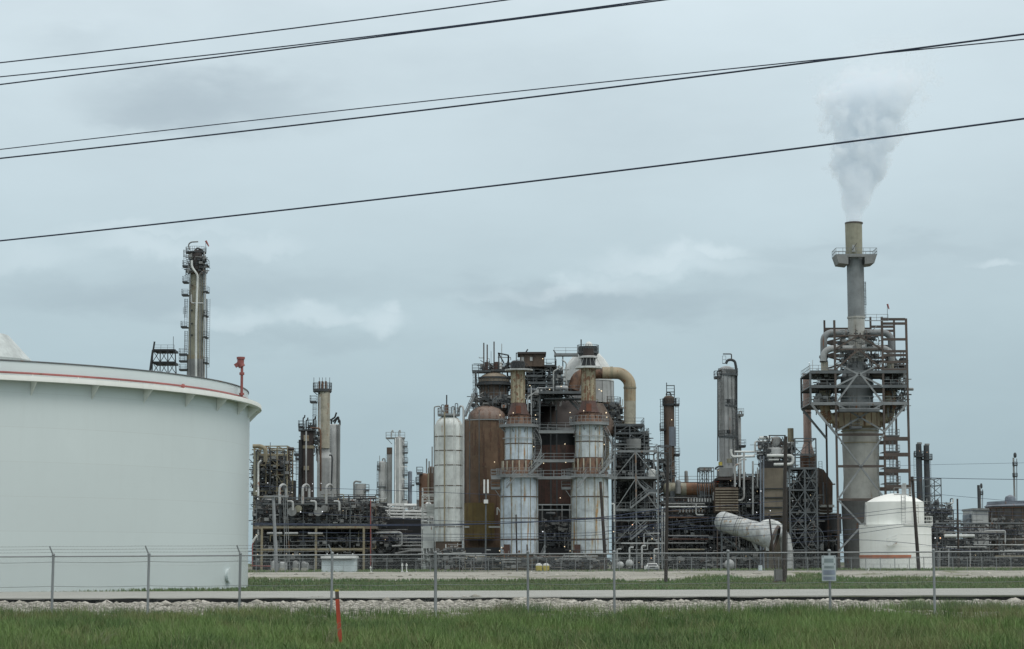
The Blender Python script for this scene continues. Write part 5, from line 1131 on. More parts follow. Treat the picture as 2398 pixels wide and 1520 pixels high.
t.pipe('pipe', [(717, 1150, -3), (717, 1010, -3)], 1.8, 'ltgrey'); t.box('panel', 711, 723, 1019, 1033, 'tan', d=.4, dY=-1.6); t.box('panel', 711, 723, 1091, 1101, 'tan', d=.4, dY=-1.7)
t.pipe('pipe', [(727, 1002, -2), (748, 1003, -2), (751, 1012, -2), (751, 1150, -2)], 2.2, 'rust', R=6); t.sideplat(690, 704, 1065, 'steel_dk'); t.sideplat(693, 704, 1075, 'steel_dk'); t.ladder(697, 1060, 1140, 'steel')
for x, y0 in ((710, 972), (717, 978), (735, 975), (724, 990)): t.pipe('vent_pipe', [(x, 1008), (x, y0+7), (x+3, y0+6), (x+4, y0)], 1.6, 'steel_dk')
for x0, x1, y in ((700, 712, 1000), (722, 740, 998)): t.sideplat(x0, x1, y, 'steel_dk')
clutter(t, 708, 752, 995, 1060, 121, .9, D=3, pal=('darkbrown','steel_dk','grey'), ncap=8, rmax=1.6)
t = T('column', 'cream and grey column crowned by a spiked platform left of centre', 'column', 760, 1337, 402)
t.cyl('shell', 758, 912, 1062, 28, 'ltgrey', w1=28); t.cyl('shell', 759, 914, 1050, 27.6, 'cream', dY=-.3); t.cyl('skirt_cone', 760, 1060, 1073, 28, 'ltgrey', w1=36); t.cyl('lower_shell', 760, 1073, 1337, 37, 'ltgrey')
t.ring(755, 913, 26, 44, 'steel_dk', h=1.3, brk=True, th=.4); t.sideplat(727, 742, 941, 'steel_dk'); t.ladder(736, 945, 1060, 'steel'); t.pipe('pipe', [(749, 930, -2), (749, 1140, -2)], 2.2, 'ltgrey')
for x in (735, 748, 755, 763, 772): t.cyl('spike', x, 884, 912, 1.2, 'steel', n=6)
for x in (748, 755, 763): t.cyl('valve', x, 893, 912, 5, 'rust', n=10)
t.pipe('pipe', [(771, 1066, -2), (777, 1066, -2), (778, 1074, -2), (776, 1150, -2)], 2, 'steel_dk')
t = T('column', 'pale grey column with a tangle of black pipes on top beside the cream column', 'column', 783, 1337, 408)
t.cyl('shell', 781, 993, 1337, 29, 'ltgrey', dome=4); t.cyl('side_shell', 793, 994, 1337, 6, 'grey', dY=-1); t.pipe('pipe', [(788, 1150, -2.5), (788, 995, -2.5)], 1.4, 'grey')
t.ladder(771, 1005, 1140, 'steel', dY=-1.5, cage=False)
for pts in ([(776, 993), (776, 982), (784, 978), (788, 966)], [(783, 992), (789, 980), (796, 984), (796, 996)], [(779, 988), (793, 975), (793, 990)], [(771, 990), (771, 983), (779, 983)]): t.pipe('top_pipe', pts, 2, 'black')
t = T('vessel', 'small square shouldered grey vessel with a hooked pipe left of the far columns', 'vessel', 845, 1337, 420)
t.cyl('shell', 844, 1133, 1180, 25, 'ltgrey', n=12); t.pipe('pipe', [(829, 1180), (829, 1130), (833, 1127), (846, 1129)], 2.2, 'grey', R=5); t.ladder(860, 1145, 1175, 'steel'); t.sideplat(856, 864, 1148, 'steel')
t.cyl('leg_block', 844, 1180, 1337, 22, 'darkvoid')
# elevated exchanger deck
t = T('exchanger_deck', 'long raised steel deck carrying round ended heat exchangers and white arched pipes', 'exchanger deck', 735, 1337, 356)
frame(t, [600, 655, 710, 765, 820, 870], [1178, 1230], d=10, w=2.6, mat='steel', ybot=1335, rails=(1,)); frame(t, [613, 740, 852], [1235, 1287], d=8, w=5, mat='tan', ybot=1335, dY=-1, back=False)
t.box('deck', 592, 880, 1232, 1239, 'tan_panel', d=10, dY=-.6); t.box('deck', 600, 870, 1284, 1292, 'tan', d=8, dY=1)
mb = MB(); a, b = t.at((617, 1163, -2)), t.at((676, 1163, -2)); mb.bar(a, b, .3)
for i, x in enumerate((684, 745)):
    a_ = t.at((x, 1198, -2.5)); hx = MB(); n = 20; R_ = 9.5*t.k
    hx.tube([a_, a_+Vector((.0, 1.2, 0))], R_, 22); hx.tube([a_+Vector((.9, 1.0, .5)), a_+Vector((.9, 8, .5))], R_*.85, 20); ex = hx.build('heat_exchanger', M['olive' if i == 0 else 'grey'], t.o)
    fl = MB(); fl.tube([a_+Vector((0, -.08, 0)), a_+Vector((0, .05, 0))], R_*1.1, 22); fl.build('end_flange', M['grey'], ex)
    t.box('saddle', x-6, x+6, 1206, 1230, 'steel_dk', d=1, dY=0)
for x in (655, 709, 764):
    t.pipe('arched_pipe', [(x, 1180, -3), (x, 1139, -3), (x+8, 1134, -1.5), (x+15, 1139, 0), (x+15, 1165, 0)], 3.0, 'ltgrey', R=9, n=12)
    t.pipe('pipe', [(x+18, 1174, -3), (x+31, 1174, -3), (x+31, 1195, -3)], 2.6, 'ltgrey')
for y, m_ in ((1166, 'steel'), (1172, 'steel_dk'), (1180, 'steel')): t.box('beam', 615, 800, y-1.8, y+1.8, m_, d=.6, dY=-1)
for x0, x1 in ((626, 660), (668, 697), (722, 755)): hv(t, x0, x1, 1249, 2.6, 'ltgrey', dY=-2, name='pipe_section')
clutter(t, 594, 880, 1158, 1230, 131, 1.1, D=9, pal=('darkbrown','steel_dk','grey','olive','steel_dk','tan'), ncap=90, rmax=2.6, lamps=3)
clutter(t, 594, 880, 1240, 1330, 132, .8, D=9, pal=('darkbrown','steel_dk','steel','black','grey','tan'), ncap=80, rmax=2.2, vess=.05)
t.box('dark_backing', 592, 890, 1236, 1337, 'darkvoid', d=3, dY=15); t.box('dark_backing', 600, 850, 1172, 1236, 'darkvoid', d=3, dY=14)
for x, y in ((704, 1199), (755, 1198)): t.lamp(x, y, -3, 'lampwhite', 2.6)
for x, y in ((671, 1297), (686, 1298), (702, 1297), (600, 1252), (603, 1298)): t.lamp(x, y, -3, 'lampwarm', 1.6)
for x, y in ((603, 1168), (752, 1132), (732, 1133), (731, 1150), (684, 1153)): t.lamp(x, y, -2, 'lampwhite', 1.6)
t.pipe('red_pipe', [(591, 1322, -6), (591, 1275, -6), (598, 1262, -6)], 1.3, 'redpaint'); t.pipe('red_pipe', [(588, 1325, -6), (640, 1326, -6)], 1.2, 'redpaint'); t.pipe('pipe', [(592, 1270, -6), (596, 1262, -6), (603, 1254, -6)], 2.6, 'white')
t.pipe('red_pipe', [(868, 1335, -5), (868, 1168, -5)], 1.1, 'redpaint')
# pumps at the foot
for i, (x, m_) in enumerate(((642, 'ltgrey'), (661, 'ltgrey'), (692, 'grey'), (712, 'grey'))):
    t = T('pump', ['white pump housing left of the pale leaning pole foot', 'white pump housing right of the pale leaning pole foot', 'grey pump nearer the pale pole, left of the white hut', 'grey pump next to the white hut'][i], 'pump', x, 1337, 300, 'pumps in front of the raised deck')
    t.cyl('housing', x, 1313+i % 2*2, 1330, 13, m_, dome=5, n=16); t.box('plinth', x-7, x+7, 1330, 1341, 'concrete', d=1.2, dY=-.6); t.pipe('pipe', [(x+4, 1320, -.6), (x+9, 1318, -.6), (x+9, 1334, -.6)], 1.3, 'ltgrey')
# right part: junction to white pipe bridge
t = T('process_unit', 'jumble of brown exchangers and pipes right of the raised deck', 'pipework', 860, 1337, 362)
clutter(t, 800, 905, 1165, 1235, 141, 1.7, D=8, pal=('darkbrown','steel_dk','grey','rust','olive','white'), ncap=50, rmax=2.4, lamps=2)
clutter(t, 870, 985, 1240, 1330, 142, 1.3, D=8, pal=('darkbrown','steel_dk','grey','steel','ltgrey'), ncap=60, rmax=2, lamps=2)
t.box('dark_backing', 880, 1000, 1262, 1337, 'darkvoid', d=3, dY=12); t.box('dark_backing', 845, 985, 1215, 1262, 'darkvoid', d=3, dY=12); t.cyl('vessel', 842, 1168, 1230, 16, 'black'); t.cyl('vessel', 870, 1176, 1225, 14, 'darkbrown')
t.pipe('pipe', [(874, 1248, -2), (935, 1247, -2), (941, 1250, -2), (941, 1278, -2), (918, 1279, -2)], 2.6, 'ltgrey'); 
for y in (1254, 1262, 1270, 1278, 1286): t.pipe('pipe', [(935, y, -1), (1010, y, -1)], 1.4, 'ltgrey')
t.pipe('pipe', [(925, 1297, -2), (960, 1290, -2), (1010, 1290, -2)], 3, 'grey')
t = T('pipe_rack', 'bright white pipe bridge between the far columns and the white stair tower', 'pipe rack', 950, 1337, 380)
frame(t, [884, 920, 960, 1000], [1188, 1208, 1225], d=8, w=2.0, mat='ltgrey', ybot=1335)
for x0, x1, y, r_ in ((884, 1015, 1197, 2.2), (880, 1010, 1204, 2.4), (878, 1015, 1211, 2.0), (884, 975, 1183, 2.0), (905, 1010, 1228, 2.0), (935, 1010, 1237, 2.6), (905, 945, 1190, 2.0), (890, 1000, 1219, 1.6)): t.pipe('pipe', [(x0, y, -1), (x1, y+1, -1)], r_, 'white_clean')
for pts in ([(884, 1183), (890, 1196), (880, 1200)], [(912, 1208), (912, 1188), (918, 1184)], [(965, 1212), (965, 1225), (975, 1225), (975, 1208)], [(945, 1215), (945, 1195)]): t.pipe('pipe', [p+(-2,) for p in pts], 2, 'white_clean')
clutter(t, 880, 1015, 1180, 1250, 151, 1.7, D=7, pal=('white','white_clean','grey','darkbrown','ltgrey','steel_dk'), ncap=60, rmax=2, dark=False)
t.box('dark_backing', 886, 1015, 1206, 1255, 'steel_dk', d=3, dY=12)
t = T('stair_tower', 'white lattice stair tower with a white clad base left of the silo', 'stair tower', 1003, 1337, 346)
frame(t, [988, 1003, 1018], [1160, 1172, 1184, 1196, 1208, 1220], d=5, w=1.6, mat='white_clean', ybot=1335, brace=((0,0,'X'),(0,2,'X'),(1,3,'/'),(0,4,'/')), rails=(0,2,4)); t.box('panel', 999, 1017, 1181, 1208, 'white', d=1.5, dY=1)
t.box('clad_base', 990, 1022, 1226, 1284, 'white', d=4, dY=-.5)
for i in range(4): t.beam('brace', (990+i*8, 1284, -1), (996+i*8, 1334, -1), 1.8, 'white_clean')
t.box('base_panel', 990, 1003, 1284, 1335, 'ltgrey', d=2, dY=1); clutter(t, 990, 1022, 1280, 1332, 155, 1.5, D=2, dY=-1, pal=('white_clean','steel_dk'), ncap=10, rmax=1.2, dark=False)
t = T('process_unit', 'rust brown vessels peeping out between the white stair tower and the silo', 'vessel', 998, 1337, 395)
t.cyl('shell', 993, 1108, 1230, 24, 'rust', dome=6); t.cyl('shell', 1010, 1092, 1230, 16, 'brown', dome=5, dY=2); t.pipe('pipe', [(1003, 1170, -2), (1003, 1108, -2)], 2, 'tan'); t.sideplat(976, 990, 1108, 'steel'); t.sideplat(974, 984, 1132, 'steel_dk'); t.ladder(980, 1100, 1180, 'steel')
for x, y in ((999, 1074), (1005, 1080), (1012, 1046)): t.cyl('vent_pipe', x, y, 1108, 3, 'grey', n=8)
t.box('base', 975, 1018, 1170, 1337, 'grey', d=4, dY=6)
# far columns
def fcol(label, x, y0, w, mat, plats=(), Y=600, extra=None):
    t = T('column', label, 'column', x, 1337, Y, 'far grey columns left of the silo')
    t.cyl('shell', x, y0, 1250, w, mat, dome=w*.25, n=20)
    for x0, x1, y in plats: t.sideplat(x0, x1, y, 'steel', h=1.3)
    return t
t = fcol('broad pale column of the far group, its side lined with small platforms', 935, 1022, 24, 'ltgrey', ((944, 954, 1045), (944, 955, 1060), (944, 955, 1083), (944, 954, 1112), (944, 955, 1143), (944, 953, 1170)))
t.sideplat(904, 948, 1026, 'grey', h=1.6); t.beam('bracket', (907, 1028), (918, 1040), 1.4, 'grey'); 
for x in (917, 934): t.pipe('hook_pipe', [(x, 1024), (x, 1010), (x+3, 1007), (x+4, 1014)], 1.4, 'ltgrey')
for x in (926, 936): t.pipe('pipe', [(x, 1190, -3), (x, 1026, -3)], 1.4, 'white_clean')
for y in (1093, 1122, 1147): t.beam('pipe', (934, y, -3), (954, y, -3), 1.6, 'white_clean')
t.ladder(950, 1040, 1180, 'steel')
t = fcol('dark grey capped column of the far group, beside the broad pale one', 912, 1050, 12, 'grey', ())
t.cyl('cap', 912, 1048, 1064, 13, 'brown', n=16); t.ladder(906, 1064, 1180, 'steel', cage=False)
t = fcol('shortest column of the far group, leftmost, with a thin mast', 894, 1080, 16, 'ltgrey', ((884, 890, 1092), (884, 890, 1100), (884, 904, 1140), (882, 890, 1158)))
t.cyl('mast', 889, 1067, 1084, 1.4, 'grey', n=6); t.pipe('top_pipe', [(896, 1082), (896, 1074), (901, 1074), (902, 1084)], 1.6, 'grey'); t.cyl('side_pipe', 904, 1082, 1180, 4, 'ltgrey', n=10); t.ladder(885, 1090, 1180, 'steel')
t = fcol('plain dark slate column, lowest and farthest right of the far group', 960, 1103, 10, 'bluegrey', ((964, 970, 1136),)); t.lamp(961, 1128, -4, 'lampwhite', .8)
t.cyl('neighbour_drum', 949, 1172, 1190, 12, 'ltgrey', n=14, dY=-5)
# ================================================================ GROUND LEVEL OBJECTS
t = T('hut', 'white metal hut with a flat overhanging roof behind the fence', 'hut', 792, 1345, 262)
t.box('wall', 753, 831, 1308, 1345, 'shed', d=4); t.box('roof', 751, 833, 1302, 1308, 'white_clean', d=5, dY=-.5); t.box('roof_top', 760, 833, 1299, 1302, 'white_clean', d=3, dY=.5)
for x in (779, 805): t.box('wall_seam', x-.4, x+.4, 1310, 1344, 'ltgrey', d=.1, dY=-.06)
for x in (766, 790, 826): t.cyl('roof_vent', x, 1296, 1300, 2.4, 'white_clean', n=8, dY=1)
t.box('gutter', 752, 824, 1308, 1310, 'steel', d=.2, dY=-.3)
for i, x in enumerate((868, 942, 952)):
    t = T('hydrant', ['white fire hydrant by itself right of the white hut', 'white fire hydrant, hut side one of a pair', 'white fire hydrant, silo side one of a pair'][i], 'hydrant', x, 1344, 256, 'white fire hydrants on the bank')
    t.cyl('body', x, 1319 if i else 1326, 1338, 2.6, 'white_clean', n=12, dome=1.2); t.cyl('base', x, 1337, 1344, 4, 'white_clean', w1=9, n=12); t.cyl('cap', x, 1322 if i else 1328, 1326 if i else 1331, 5, 'white_clean', n=12)
for i, x in enumerate((1262, 1279)):
    t = T('portable_toilet', ['yellow portable toilet with white roof, silo side one of the two', 'yellow portable toilet with white roof, stack side one of the two'][i], 'toilet', x, 1342, 300, 'yellow portable toilets')
    t.box('cabin', x-7.3, x+7.3, 1325, 1339, 'yellow', d=1.2); t.cyl('roof', x, 1319, 1325, 15.6, 'white_clean', dY=.6, dome=5, n=16); t.box('door', x-4.5, x+4, 1327, 1338, 'yellow', d=.06, dY=-.09); t.box('skid', x-7, x+7, 1339, 1342, 'steel_dk', d=1.2)
# a parked white pickup, front on
t = T('parked_pickup', 'white pickup parked facing out under the braced steel frame', 'pickup', 1528, 1337, 300)
t.box('body', 1513, 1543, 1325, 1334, 'white_clean', d=4.6); t.cyl('wheel', 1517, 1331, 1338, 4, 'black', n=10, dY=.3); t.cyl('wheel', 1539, 1331, 1338, 4, 'black', n=10, dY=.3)
mb = MB(); A_ = [t.at(p) for p in ((1515, 1325, 1), (1541, 1325, 1), (1538, 1319, 1.6), (1518, 1319, 1.6))]; B_ = [p+Vector((0, 1.9, 0)) for p in A_]
mb.add([tuple(p) for p in A_+B_], [(0,1,2,3),(7,6,5,4),(3,2,6,7),(1,5,6,2),(0,3,7,4)]); mb.build('cab', M['white_clean'], t.o)
mb = MB(); o_ = Vector((0, -.04, 0)); C_ = [t.at(p)+o_ for p in ((1517, 1324.6, 1), (1539, 1324.6, 1), (1537, 1320.2, 1.5), (1519, 1320.2, 1.5))]; mb.add([tuple(p) for p in C_], [(0,1,2,3)]); mb.build('windscreen', M['glass_dark'], t.o)
t.box('grille', 1521, 1535, 1327, 1330, 'steel_dk', d=.1, dY=-.08); t.box('headlight', 1515, 1519, 1327, 1330, 'ltgrey', d=.1, dY=-.08); t.box('headlight', 1537, 1541, 1327, 1330, 'ltgrey', d=.1, dY=-.08); t.box('bumper', 1513, 1543, 1332, 1334.5, 'steel', d=.15, dY=-.14)
def ball_tank(label, x, y, r, Y=310):
    t = T('round_tank', label, 'tank', x, 1338, Y, 'small pale round tanks at the plant edge'); c = t.at((x, y)); mb = MB(); mb.ball(c, r*t.k, 18, 12); mb.build('shell', M['ltgrey'], t.o)
    for s in (-1, 1): t.beam('leg', (x+s*r*.5, y+r*.5), (x+s*r*.5, 1339), 1.6, 'steel')
ball_tank('small round pale tank farther from the white pickup, left of its twin', 1453, 1323, 8); ball_tank('small round pale tank standing beside the white pickup', 1474, 1319, 9); ball_tank('larger round white tank under the legs of the tilted drum', 1708, 1322, 12)
t = T('cabinet', 'small pale cabinet box on the ground right of the tilted drum', 'cabinet', 1781, 1338, 270); t.box('housing', 1777, 1785, 1324, 1337, 'shed', d=.6); t.box('door', 1778, 1784, 1325, 1336, 'shed', d=.05, dY=-.07)
t = T('cabinet', 'dark grey electrical cabinet standing at the foot of the dark pole', 'cabinet', 1824, 1362, 205, base=.34); t.box('housing', 1815, 1833, 1333, 1361, 'stack_dark', d=.8); t.box('door', 1816.5, 1831.5, 1335, 1359, 'stack_dark', d=.05, dY=-.07); t.box('plinth', 1812, 1837, 1361, 1366, 'brown', d=1.4, dY=-.3)
# inner plant fence
t = T('chain_link_fence', 'distant grey plant fence with thin posts at the top of the concrete bank', 'fence', 1300, 1340, 256)
for i, x in enumerate(range(600, 2396, 34)):
    if 750 < x < 835: continue
    mb = MB(); a_ = t.at((x, 1342)); a_.z = 1.1; mb.bar(a_, a_+Vector((0, 0, 1.75)), .07); mb.build('post', M['galv'], t.o)
for h_ in (1.72, .9, .15):
    mb = MB(); a_ = t.at((600, 1342)); b_ = t.at((2398, 1342)); mb.bar((a_.x, a_.y, 1.1+h_), (b_.x, b_.y, 1.1+h_), .05 if h_ > 1 else .025); mb.build('rail', M['galv'], t.o)
V, Fq = [], []; a_ = t.at((600, 1342)).x; b_ = t.at((2398, 1342)).x; n_ = int((b_-a_)/.16)
for i in range(n_):
    for s in (1, -1):
        x0 = a_+i*.16; k_ = len(V); V += [(x0, 256.02, 1.15), (x0+.006, 256.02, 1.15), (x0+1.65*s+.006, 256.02, 2.8), (x0+1.65*s, 256.02, 2.8)]; Fq.append((k_, k_+1, k_+2, k_+3))
o = npmesh('chain_link', np.array(V), np.array(Fq), M['galv']); o.parent = t.o; o.location = -wloc(t.o)
# low pipe along the bank top at right
t = T('ground_pipe', 'long thin white pipe lying along the top of the concrete bank', 'pipe', 1900, 1342, 244); t.pipe('pipe', [(1545, 1343, 0), (1700, 1343, 0), (2160, 1340, 0), (2398, 1338, 0)], 1.3, 'ltgrey', R=0)
for x in (1700, 1850, 2033, 2200): t.beam('support', (x, 1340, 0), (x, 1346, 0), 1.6, 'ltgrey')
t.pipe('valve_riser', [(2033, 1342), (2033, 1334), (2037, 1332)], 1.2, 'white_clean')
# ---------------- poles
PG = 'dark wooden utility poles in front of the refinery'
def pole(label, x0, y0, x1, y1, w, Y, mat='wood', group=PG, base=None, arms=()):
    t = T('utility_pole', label, 'utility pole', x1, y1, Y, group, base=base if base is not None else 1.0)
    a, b = t.at((x1, y1)), t.at((x0, y0)); a.z = min(a.z, t.o.location.z)-.1; mb = MB(); mb.tube([a, a.lerp(b, .5), b], w*t.k*.55, 10, w*t.k*.42); mb.build('shaft', M[mat], t.o)
    for ax0, ax1, ay, aw in arms: t.beam('crossarm', (ax0, ay, -.3), (ax1, ay, -.3), aw, mat)
    return t
pole('tall dark pole standing left of the white tilted drum', 1564, 1060, 1559, 1356, 8, 212, base=.34)
t = pole('thickest tall dark pole passing in front of the tan heater casing', 1840, 1022, 1835, 1360, 10, 206, base=.34)
t.beam('guy_guard', (1845, 1100, .5), (1842, 1355, .5), 2, 'wood')
pole('dark pole leaning in front of the small white tank', 2136, 1116, 2152, 1334, 8, 262, arms=((2128, 2146, 1124, 3),)); pole('dark leaning pole in front of the right scrubber column', 1406, 1128, 1419, 1318, 8, 300)
pole('thin dark pole in front of the left scrubber column', 1208.5, 1205, 1211, 1330, 4, 290); pole('short dark pole stub between the twin scrubber columns, nearest the portable toilets', 1234, 1275, 1237, 1334, 4, 290)
pole('short dark leaning pole across the tilted drum ring', 1801, 1205, 1816, 1330, 4.5, 300); pole('thin dark pole standing alone right of the small white tank', 2242, 1168, 2245, 1330, 5, 330)
t = pole('pale steel pole with a crossarm leaning in front of the raised deck', 640, 1162, 648, 1345, 8.5, 262, 'ltpole', None, arms=((617, 676, 1162, 3),))
for x0, x1 in ((664, 668), (668, 673), (672, 679)): t.pipe('guy_wire', [(x0, 1164), (x1, 1340)], .7, 'steel_lt')
# mobile mast with two white panels
t = T('antenna_mast', 'slim grey mast topped by two white antenna panels in front of the regenerator', 'antenna mast', 1139, 1337, 318)
t.beam('mast', (1138, 1155), (1137, 1337), 3.6, 'steel'); 
for x in (1134, 1142.5): t.box('panel', x-2, x+2, 1123, 1155, 'white_clean', d=.4, dY=-.3)
t.beam('bracket', (1130, 1142, 0), (1146, 1142, 0), 1.4, 'steel'); t.box('junction_box', 1133, 1143, 1170, 1179, 'white_clean', d=.5, dY=-.4)
# distribution wires, one object per strand
WL = 'thin dark distribution wires strung across the refinery'
def strand(i, where, pts, Y=262, r=.028, mat='wire'):
    V = [P(x, y, Y) for x, y in pts]; mb = MB(); mb.tube(fillet(V, 6, 4), r*Y/262, 5); o = mb.build('overhead_wire', M[mat]); tag(o, where, 'wire', WL)
strand(0, 'heavy dark wire in front of the exchanger deck, upper of the pair there', [(588, 1225), (820, 1229), (1010, 1228), (1200, 1226), (1415, 1212), (1560, 1190)], r=.05)
strand(1, 'thin wire below the heavy pair in front of the exchanger deck', [(588, 1228), (820, 1231), (1010, 1231), (1090, 1229), (1560, 1208)], r=.05)
for i, (ya, yb, yc, w) in enumerate(((1204, 1222, 1195, 'topmost of the thin wires across the scrubber drums'), (1250, 1252, 1222, 'second thin wire down across the scrubber drums'), (1264, 1260, 1228, 'third thin wire down across the scrubber drums'), (1271, 1264, 1240, 'lowest of the thin wires across the scrubber drums'))):
    strand(i, w, [(700, ya-4), (1060, yb), (1416, yc+26), (1560, yc), (1837, yc-22)])
for i, (ya, yb, w) in enumerate(((1207, 1218, 'topmost thin wire between the two tall dark poles'), (1228, 1232, 'second thin wire down between the two tall dark poles'), (1237, 1240, 'third thin wire down between the two tall dark poles'), (1254, 1254, 'lowest thin wire between the two tall dark poles'))):
    strand(i, w, [(1420, ya+6), (1562, ya), (1700, ya+6), (1838, yb-4)], 240)
for i, (ya, yb, yc, w) in enumerate(((1205, 1186, 1196, 'topmost wire over the small white tank'), (1212, 1196, 1204, 'second wire over the small white tank'), (1240, 1224, 1238, 'third wire over the small white tank'), (1252, 1228, 1248, 'lowest wire over the small white tank'), (1262, 1272, 1290, 'slack wire sagging low over the small white tank'))):
    strand(i, w, [(1838, ya+10), (2000, ya), (2140, yb), (2260, yc), (2398, yc+4)], 262)
strand(0, 'lone wire running off to the right from the top of the leaning pole', [(2136, 1118), (2250, 1121), (2398, 1123)], 262, .035)
strand(0, 'faint highest wire at right, above the two dark chimneys', [(2090, 1091), (2190, 1088), (2398, 1084)], 300, .018)
strand(0, 'faint sloping wire below the lone wire at right', [(2136, 1152), (2220, 1160), (2398, 1176)], 300, .022)
strand(0, 'faint wire crossing the sky left of the silo', [(590, 1138), (840, 1146), (1010, 1152), (1180, 1160)], 330, .028)
# ================================================================ STEAM
def steam():
    Y = 352; k = Y/F
    rows = [(521, 1999.5, 17), (500, 2000, 21), (470, 2003, 35), (430, 2008, 54), (390, 2014, 70), (340, 2022, 88), (290, 2028, 104), (240, 2036, 130), (190, 2052, 150), (140, 2075, 165), (90, 2100, 170)]
    cs = [(P(x, y, Y), r*k) for y, x, r in rows]; n = 24; vs = []; 
    for c, r in cs: vs += [(c.x+1.35*r*math.cos(2*PI*i/n), Y+1.35*r*math.sin(2*PI*i/n)*.8, c.z) for i in range(n)]
    mb = MB(); mb.add(vs, [(j*n+i, j*n+(i+1) % n, (j+1)*n+(i+1) % n, (j+1)*n+i) for j in range(len(cs)-1) for i in range(n)]+[tuple(range(n-1, -1, -1)), tuple(range((len(cs)-1)*n, len(cs)*n))])
    m = bpy.data.materials.new('steam'); m.use_nodes = True; nt = m.node_tree
    for x in list(nt.nodes): nt.nodes.remove(x)
    out = nd(nt, 'ShaderNodeOutputMaterial'); vol = nd(nt, 'ShaderNodeVolumePrincipled'); lnk(nt, vol.outputs[0], out.inputs['Volume'])
    pos = nd(nt, 'ShaderNodeNewGeometry').outputs['Position']; sp = nd(nt, 'ShaderNodeSeparateXYZ'); lnk(nt, pos, sp.inputs[0]); x, y, z = sp.outputs
    z0, z1 = cs[0][0].z, cs[-1][0].z
    h = mth(nt, 'DIVIDE', mth(nt, 'SUBTRACT', z, z0), z1-z0)       # 0 at the mouth, 1 at the top
    # axis and radius as curves of h
    def curve(f):
        rp = nd(nt, 'ShaderNodeFloatCurve'); cm = rp.mapping; c = cm.curves[0]
        pts = [((cc.z-z0)/(z1-z0), f(cc, r)) for cc, r in cs]
        c.points[0].location = pts[0]; c.points[1].location = pts[-1]
        for p in pts[1:-1]: c.points.new(*p)
        cm.update(); lnk(nt, h, rp.inputs['Value']); return rp.outputs[0]
    xmin = cs[0][0].x; ax = mth(nt, 'ADD', mth(nt, 'MULTIPLY', curve(lambda c, r: (c.x-xmin)/10), 10.), xmin)
    rad = mth(nt, 'MULTIPLY', curve(lambda c, r: r/15), 15.)
    # domain warp for billows
    def warp(sc_, amp, seed):
        mp = nd(nt, 'ShaderNodeMapping'); lnk(nt, pos, mp.inputs[0]); mp.inputs[1].default_value = (seed, seed*2, seed*3)
        t_ = nd(nt, 'ShaderNodeTexNoise'); lnk(nt, mp.outputs[0], t_.inputs['Vector']); t_.inputs['Scale'].default_value = sc_; t_.inputs['Detail'].default_value = 3; return mth(nt, 'MULTIPLY', mth(nt, 'SUBTRACT', t_.outputs['Fac'], .5), amp)
    wx = mth(nt, 'MULTIPLY', warp(.35, 1.3, 3.), mth(nt, 'MULTIPLY', rad, mth(nt, 'MINIMUM', mth(nt, 'MULTIPLY', h, 5), 1.)))
    dx = mth(nt, 'ADD', mth(nt, 'SUBTRACT', x, ax), wx); dy = mth(nt, 'DIVIDE', mth(nt, 'SUBTRACT', y, Y), .8)
    q = mth(nt, 'DIVIDE', mth(nt, 'SQRT', mth(nt, 'ADD', mth(nt, 'MULTIPLY', dx, dx), mth(nt, 'MULTIPLY', dy, dy))), rad)
    v1 = nd(nt, 'ShaderNodeTexVoronoi'); v1.feature = 'SMOOTH_F1'; v1.inputs['Scale'].default_value = .34; v1.inputs['Smoothness'].default_value = .5; lnk(nt, pos, v1.inputs['Vector'])
    v2 = nd(nt, 'ShaderNodeTexVoronoi'); v2.feature = 'SMOOTH_F1'; v2.inputs['Scale'].default_value = .8; v2.inputs['Smoothness'].default_value = .5; lnk(nt, pos, v2.inputs['Vector'])
    nz = noise(nt, pos, 1.3, 4, .65)
    bil = mth(nt, 'ADD', mth(nt, 'MULTIPLY', v1.outputs['Distance'], .5), mth(nt, 'ADD', mth(nt, 'MULTIPLY', v2.outputs['Distance'], .35), mth(nt, 'MULTIPLY', nz, .35)))
    amp = mth(nt, 'ADD', .42, mth(nt, 'MULTIPLY', h, 1.9), None); amp = mth(nt, 'MINIMUM', amp, 1.35)
    e = mth(nt, 'SUBTRACT', 1.14, mth(nt, 'ADD', q, mth(nt, 'MULTIPLY', mth(nt, 'SUBTRACT', bil, .42), amp)))
    # thin out with height
    fade = mth(nt, 'SUBTRACT', 1.0, ramp(nt, h, .32, .98)); fade2 = mth(nt, 'POWER', fade, 1.6)
    e = mth(nt, 'SUBTRACT', e, mth(nt, 'MULTIPLY', mth(nt, 'SUBTRACT', 1.0, fade), .22))
    den = mth(nt, 'MULTIPLY', mth(nt, 'MULTIPLY', e, 7.0, clamp=True), mth(nt, 'ADD', mth(nt, 'MULTIPLY', fade2, 2.6), .035))
    den = mth(nt, 'MULTIPLY', den, mth(nt, 'ADD', .5, mth(nt, 'MULTIPLY', mth(nt, 'SUBTRACT', 1.0, h), .9)))
    den = mth(nt, 'MAXIMUM', den, 0.0)
    lnk(nt, den, vol.inputs['Density']); vol.inputs['Color'].default_value = (.915, .955, .985, 1); vol.inputs['Anisotropy'].default_value = .2
    vol.inputs['Emission Color'].default_value = (.74, .9, 1, 1); lnk(nt, mth(nt, 'MULTIPLY', den, .13), vol.inputs['Emission Strength'])  # slight glow added to the steam in place of missing multiple scattering
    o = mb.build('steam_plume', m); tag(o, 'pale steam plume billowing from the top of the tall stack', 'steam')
    m.cycles.volume_sampling = 'MULTIPLE_IMPORTANCE' if hasattr(m.cycles, 'volume_sampling') else 'DISTANCE'
steam()
